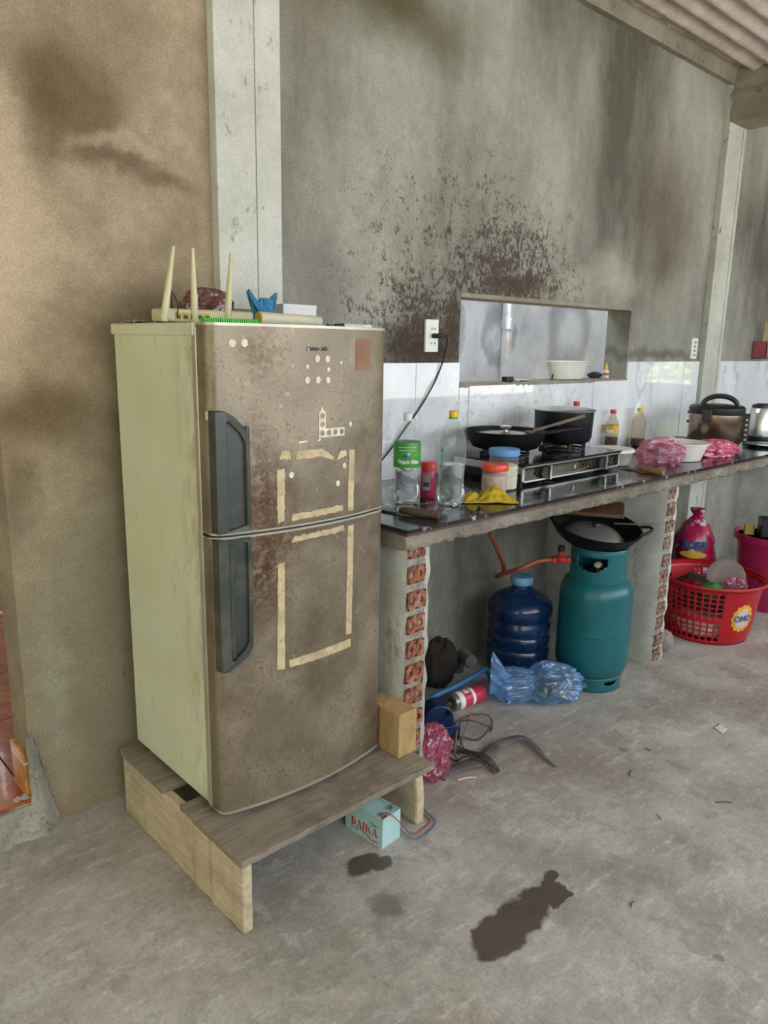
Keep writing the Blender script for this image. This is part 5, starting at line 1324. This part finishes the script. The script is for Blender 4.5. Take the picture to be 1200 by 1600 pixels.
for k, P in enumerate(paths):
    pts = [(x, y, .004+.012*((i*7+k*3) % 4)*(1 if 0 < i < len(P)-1 else 0)) for i, (x, y) in enumerate(P)]
    wire(pts, .0035 if k in (0, 2) else .0025, M_rust if k in (0, 4) else M_dw, 'wire', wr_)
for k in range(6):
    o0 = .008*k; j = [rnd.uniform(-.012, .012) for _ in range(6)]; wire([(1.80+o0*.9+j[0], 1.60+o0*.6+j[1], .004), (1.815+o0*.9+j[2], 1.515+o0*.4, .022), (1.815+o0*1.0+j[3]*.5, 1.455+o0*.2, .026), (1.815+o0*1.0+j[4], 1.405+j[5], .004)], .0022, M_dw, 'wire', wr_)
tag(MB().tube(smooth_path([(1.70, 1.455, .004), (1.735, 1.44, .006), (1.76, 1.425, .004)], 5), .003, 7).build('wire_end', plain('white and red wire', (.7, .55, .5), .5)), 'short white wire end lying beside the rubber belt', 'wire')
tag(MB().tube(smooth_path([(1.94, 1.872, .012), (2.00, 1.858, .050), (2.09, 1.830, .075), (2.19, 1.815, .095), (2.27, 1.82, .10), (2.33, 1.84, .04), (2.36, 1.86, .012)], 8), .011, 12).build('water_hose', plain('sky blue hose', (.035, .17, .36), .4)), 'blue water hose arching behind the red and white tin', 'hose')
b = MB().tube([(2.31+.0*k-.006*k*.9, 1.985-.010*k, .10+.0015*k) for k in range(11)], [.030 if k % 2 else .025 for k in range(11)], 16)
b.tube([(2.31, 1.985, .10), (2.33, 2.02, .03), (2.34, 2.03, .002)], .026, 14)
tag(b.build('corrugated_hose', plain('dusty corrugated hose', (.11, .10, .095), .6)), 'dusty grey corrugated hose lying in the dark corner', 'hose')
M_shade_sack = plain('black sacking with painted shade', (.007, .0065, .006), .95, var=.3)  # near-black, so the corner's shade is put into the colour
b = MB().blobmesh((1.82, 1.975, .22), (.22, .085, .30), crumple(71, .12, .05), 48, 30); b.v = [(max(x, 1.60), min(y, 2.08), max(z, .001)) for x, y, z in b.v]  # vague dark junk, made larger to stand in for the corner's shade
tag(b.build('shade_sack', M_shade_sack), 'slumped dark heap, enlarged and blackened to stand in for shade behind the brick support', 'sack')
b = MB().blobmesh((2.17, 1.99, .10), (.09, .07, .11), crumple(72, .15, .06), 32, 24); b.v = [(x, min(y, 2.08), max(z, .001)) for x, y, z in b.v]
tag(b.build('brown_sack', plain('brown sacking', (.022, .015, .011), .95, var=.3)), 'small brown sack leaning on the wall behind the tin', 'sack')

# ------------------------------------------------------------------ under the counter, second bay
M_bred = plain('red basket plastic', (.44, .006, .016), .32, var=.06)
bk = thing('laundry_basket', 'round red plastic basket with square holes, full of odds and ends', 'basket', (3.665, 1.54, 0))
ac = ang_cam(3.665, 1.54)
def basket_r(z): return .195+.055*(z/.30)+.004*sin(z*20)
nC = 44; cols = []
for k in range(nC): cols += [(k, 0.0), (k, .30)]
zs = [0, .022]; holes = []
z = .022
for row in range(9):
    if row == 4: z += .026; zs.append(z)
    holes.append(len(zs)-1); z += .0195; zs.append(z); z += .0055; zs.append(z)
zs += [.275, .296]
vs = []; fs = []; nA = len(cols)
plain0, plain1 = ac+.35, ac+1.45                                       # smooth panel with the sticker
for zz in zs:
    for k, f in cols:
        a = 2*pi*(k+f)/nC; r = basket_r(zz)
        lift = .018*math.exp(-(((a-(ac-1.1)+pi) % (2*pi)-pi)/.5)**2) if zz > .27 else 0
        vs.append((r*cos(a), r*sin(a), zz-lift*.0))
for i in range(len(zs)-1):
    for j in range(nA):
        k, f = cols[j]; a = 2*pi*(k+.65)/nC
        solidp = ((a-plain0) % (2*pi)) < (plain1-plain0) or ((a-plain0-pi) % (2*pi)) < .6
        grip = any(abs((a-g+pi) % (2*pi)-pi) < .20 for g in (ac-.95, ac-.95+pi)) and .228 < (zs[i]+zs[i+1])/2 < .262
        if (i in holes and f == .30 and not solidp) or grip: continue
        fs.append((i*nA+j, i*nA+(j+1) % nA, (i+1)*nA+(j+1) % nA, (i+1)*nA+j))
MB().add(vs, fs).build('basket', M_bred, bk, solid=.004)
MB().lathe([(.10, .003), (.194, .003), (.197, .012)], 60, cap0=True, cap1=False).build('base', M_bred, bk, solid=.003)
rim = [((basket_r(.296)+.006)*cos(2*pi*k/72), (basket_r(.296)+.006)*sin(2*pi*k/72), .298+.014*(cos(2*(2*pi*k/72-(ac+.7))))) for k in range(72)]
MB().grid(72, 3, lambda u, v: ((basket_r(.29)+(.0, .001, .016, .022)[int(round(v*3))])*cos(2*pi*u), (basket_r(.29)+(.0, .001, .016, .022)[int(round(v*3))])*sin(2*pi*u), (.280, .300, .303, .294)[int(round(v*3))]), wrap=True).build('rim', M_bred, bk, solid=.004)
# sticker on the smooth panel
sa = ac+.80
stv = []
n = 26
for k in range(n):
    a = 2*pi*k/n; rr = .072*(1 if k % 2 else .90)
    stv.append((rr*.86*cos(a), rr*sin(a)))
def on_basket(b, z0, lift=.0032):
    out = []
    for vx, vy, vz in b.v:
        z = z0+vy; r = basket_r(z)+lift+vz; out.append((r*cos(sa+vx/r), r*sin(sa+vx/r), z))
    b.v = out; return b
def disc(rx, rz, n=26, spiky=.0):
    b = MB()
    for i in range(6):
        for k in range(n):
            a = 2*pi*k/n; m = i/5; s_ = 1-(spiky if k % 2 == 0 else 0)*m
            b.v.append((rx*m*s_*cos(a), rz*m*s_*sin(a), 0))
    for i in range(5):
        for k in range(n): b.f.append((i*n+k, i*n+(k+1) % n, (i+1)*n+(k+1) % n, (i+1)*n+k))
    return b
stk = on_basket(disc(.066, .075, 26, .14), .145).build('sticker', plain('yellow sticker', (.72, .42, .02), .4, var=.2, vscale=30), bk)
on_basket(disc(.044, .052), .145, .0040).build('sticker_centre', plain('pinkish sticker centre', (.72, .50, .46), .4, var=.2), stk)
on_basket(text_mb('OMO', .042, .0016), .143, .0048).build('sticker_lettering', M_navy, stk, smooth=False)
# contents
M_gplas = plain('green plastic', (.04, .26, .06), .35); 
def inside(name, label, cat, b, mat, **kw): return tag(b.build(name, mat, **kw), label, cat)
b = MB().blobmesh((3.585, 1.492, .246), (.075, .05, .034), crumple(81, .2, .1), 36, 24)
inside('green_bottle', 'green plastic bottle on top of the heap in the red basket', 'bottle', b, M_gplas)
b = MB().blobmesh((3.672, 1.420, .258), (.075, .05, .045), crumple(82, .36, .22), 48, 30)
inside('plastic_bag', 'crinkled pale pink plastic bag on top of the red basket heap', 'plastic bag', b, M_pinkf, ang=20)
plate_m = Matrix.Translation((3.765, 1.505, .272)) @ Matrix.Rotation(math.radians(62), 4, Vector((hx.x, hx.y, 0))) @ Matrix.Rotation(.3, 4, 'Z')
inside('grey_plate', 'greyish mauve plate standing on edge in the red basket', 'plate', MB().lathe([(.02, .002), (.06, 0), (.088, .012), (.092, .014), (.086, .016), (.058, .005), (.02, .006)], 40).xf(plate_m), plain('grey mauve plastic', (.26, .20, .20), .4))
rk = thing('wire_rack', 'dark wire rack lying in the red basket', 'rack', (3.632, 1.628, .250), ac+pi/2)
for k in range(9): MB().tube([(-.09, -.055+.014*k, -.03), (0, -.05+.014*k, .03), (.09, -.045+.014*k, .0)], .002, 6).build('rod', M_steel, rk)
MB().tube([(-.092, -.06, -.03), (-.092, .065, -.03)], .003, 6).build('rail', M_steel, rk); MB().tube([(.092, -.05, 0), (.092, .075, 0)], .003, 6).build('rail', M_steel, rk)
b = MB().blobmesh((3.62, 1.53, .065), (.145, .145, .06), crumple(83, .12, .08), 44, 28); b.v = [(x, y, max(z, .006)) for x, y, z in b.v]
inside('white_cloth', 'bundle of white cloth in the bottom of the red basket', 'cloth', b, plain('white cotton', (.82, .80, .78), .85))
b = MB().blobmesh((3.66, 1.54, .175), (.155, .155, .042), crumple(84, .2, .12), 44, 28)
inside('dark_cloth', 'dark crumpled cloth in the middle of the red basket heap', 'cloth', b, plain('dark grey cloth', (.06, .05, .05), .85, var=.4, dirt=(.30, .20, .06)))
# stone
b = MB().blobmesh((3.262, 1.56, .05), (.048, .05, .052), lambda q: 1+.10*mnoise.noise(q*2)+.03*mnoise.noise(q*7), 32, 22)
tag(b.build('round_stone', plain('pinkish grey stone', (.36, .28, .26), .9, var=.2, bump=.6)), 'round pinkish stone between the brick support and the red basket', 'stone')
# detergent sack
M_surf = NT('printed detergent bag'); _p = M_surf.pos(); _x = M_surf.xyz(_p)
_c = M_surf.mix(M_surf.rng(M_surf.noise(_p, 7, 3), .45, .55), (.48, .015, .10), (.36, .01, .07))
_c = M_surf.mix(M_surf.rng(M_surf.noise(_p, 11, 3), .58, .64), _c, (.62, .60, .66))
M_surf.set(color=_c, rough=.22, spec=.6); M_surf = M_surf.m
sf = thing('detergent_bag', 'red printed detergent bag with twisted top standing behind the basket', 'detergent bag', (4.20, 1.88, 0))
ac2 = ang_cam(4.20, 1.88)
pr_ = [(.06, 0), (.105, .012), (.125, .10), (.128, .22), (.115, .33), (.075, .41), (.032, .455), (.024, .468), (.040, .49), (.045, .505), (.02, .512)]
MB().lathe(pr_, 60, sx=.95, sy=.95, fn=lambda r, z, a: r*(1+.05*sin(a*5+z*14)+.03*sin(a*13+z*30))).build('bag', M_surf, sf, ang=30)
on_cyl(text_mb('SURF', .062, .003, shear=.2), ac2+.02, .134, .315).build('lettering', M_navy, sf, smooth=False)
on_cyl(disc(.075, .02), ac2, .133, .262).build('print_patch', plain('yellow print', (.72, .48, .05), .4), sf)
b = MB().blobmesh((3.965, 1.97, .22), (.10, .09, .24), crumple(91, .15, .08), 36, 26); b.v = [(x, min(y, 2.08), max(z, .001)) for x, y, z in b.v]
tag(b.build('black_bag', plain('black bin liner', (.010, .010, .012), .35)), 'black bin bag standing beside the detergent bag', 'plastic bag')
# pink tub
M_tubp = plain('magenta tub plastic', (.42, .018, .10), .35, var=.08)
tbn = thing('pink_tub', 'tall magenta plastic tub at the end of the second bay', 'tub', (4.335, 1.49, 0))
MB().lathe([(.14, .004), (.158, 0), (.164, .01), (.192, .36), (.196, .372), (.212, .378), (.214, .412), (.206, .416), (.190, .38), (.155, .015), (.02, .01)], 60).build('tub', M_tubp, tbn)
MB().lathe([(.02, .394), (.195, .394)], 40, cap1=True).build('fill', plain('dark rubbish', (.03, .03, .03), .8), tbn)
en = thing('printed_carton', 'black carton with pale lettering lying on the magenta tub', 'carton', (4.29, 1.42, .4455), math.radians(-58))
MB().box(-.14, .16, -.06, .06, -.03, .065).build('carton', plain('black printed carton', (.012, .013, .016), .4), en, smooth=False, bevel=.003)
text_mb('Ensure', .058, .002).xf(frame((.03, -.0605, .016), (1, 0, 0), (0, 0, 1))).build('lettering', plain('pale print', (.62, .60, .55), .5), en, smooth=False)
tag(MB().cbox((4.235, 1.60, .430), (.055, .05, .06), .5, .25).build('yellow_packet', plain('mustard packet', (.45, .36, .06), .5), smooth=False, bevel=.004), 'small mustard yellow packet on the rim of the magenta tub', 'packet')
tag(MB().tube([(4.25, 1.49, .520), (4.30, 1.42, .5225), (4.40, 1.27, .5195)], [.010, .012, .009], 10).build('pale_stick', plain('peeled stick', (.62, .55, .36), .6)), 'pale peeled stick lying across the black carton', 'stick')

# ------------------------------------------------------------------ litter on the floor
M_twig = plain('dry twig', (.10, .075, .05), .9)
for k, (x, y, L, a) in enumerate(((2.171, 1.10, .020, .4), (2.245, .82, .026, -.7), (2.019, .917, .014, .9), (2.36, 1.14, .014, 1.3), (1.62, .78, .012, .2))):
    P = [(x-L*cos(a), y-L*sin(a), .003), (x, y+.003, .0045), (x+L*cos(a), y+L*sin(a), .003)]
    tag(MB().tube(P, .0015, 6).build('twig', M_twig), 'thin dry twig scrap lying on the bare concrete floor', 'twig', 'twig scraps on the floor')
def scrap_pt(u, v): return (2.715+.05*(u-.5)+.02*(v-.5), 1.035+.04*(v-.5), .002+.007*abs(mnoise.noise(Vector((u*4, v*4, 3)))))
tag(MB().grid(8, 8, scrap_pt).build('paper_scrap', M_wbox, solid=.0008), 'torn white paper scrap on the open floor', 'paper')
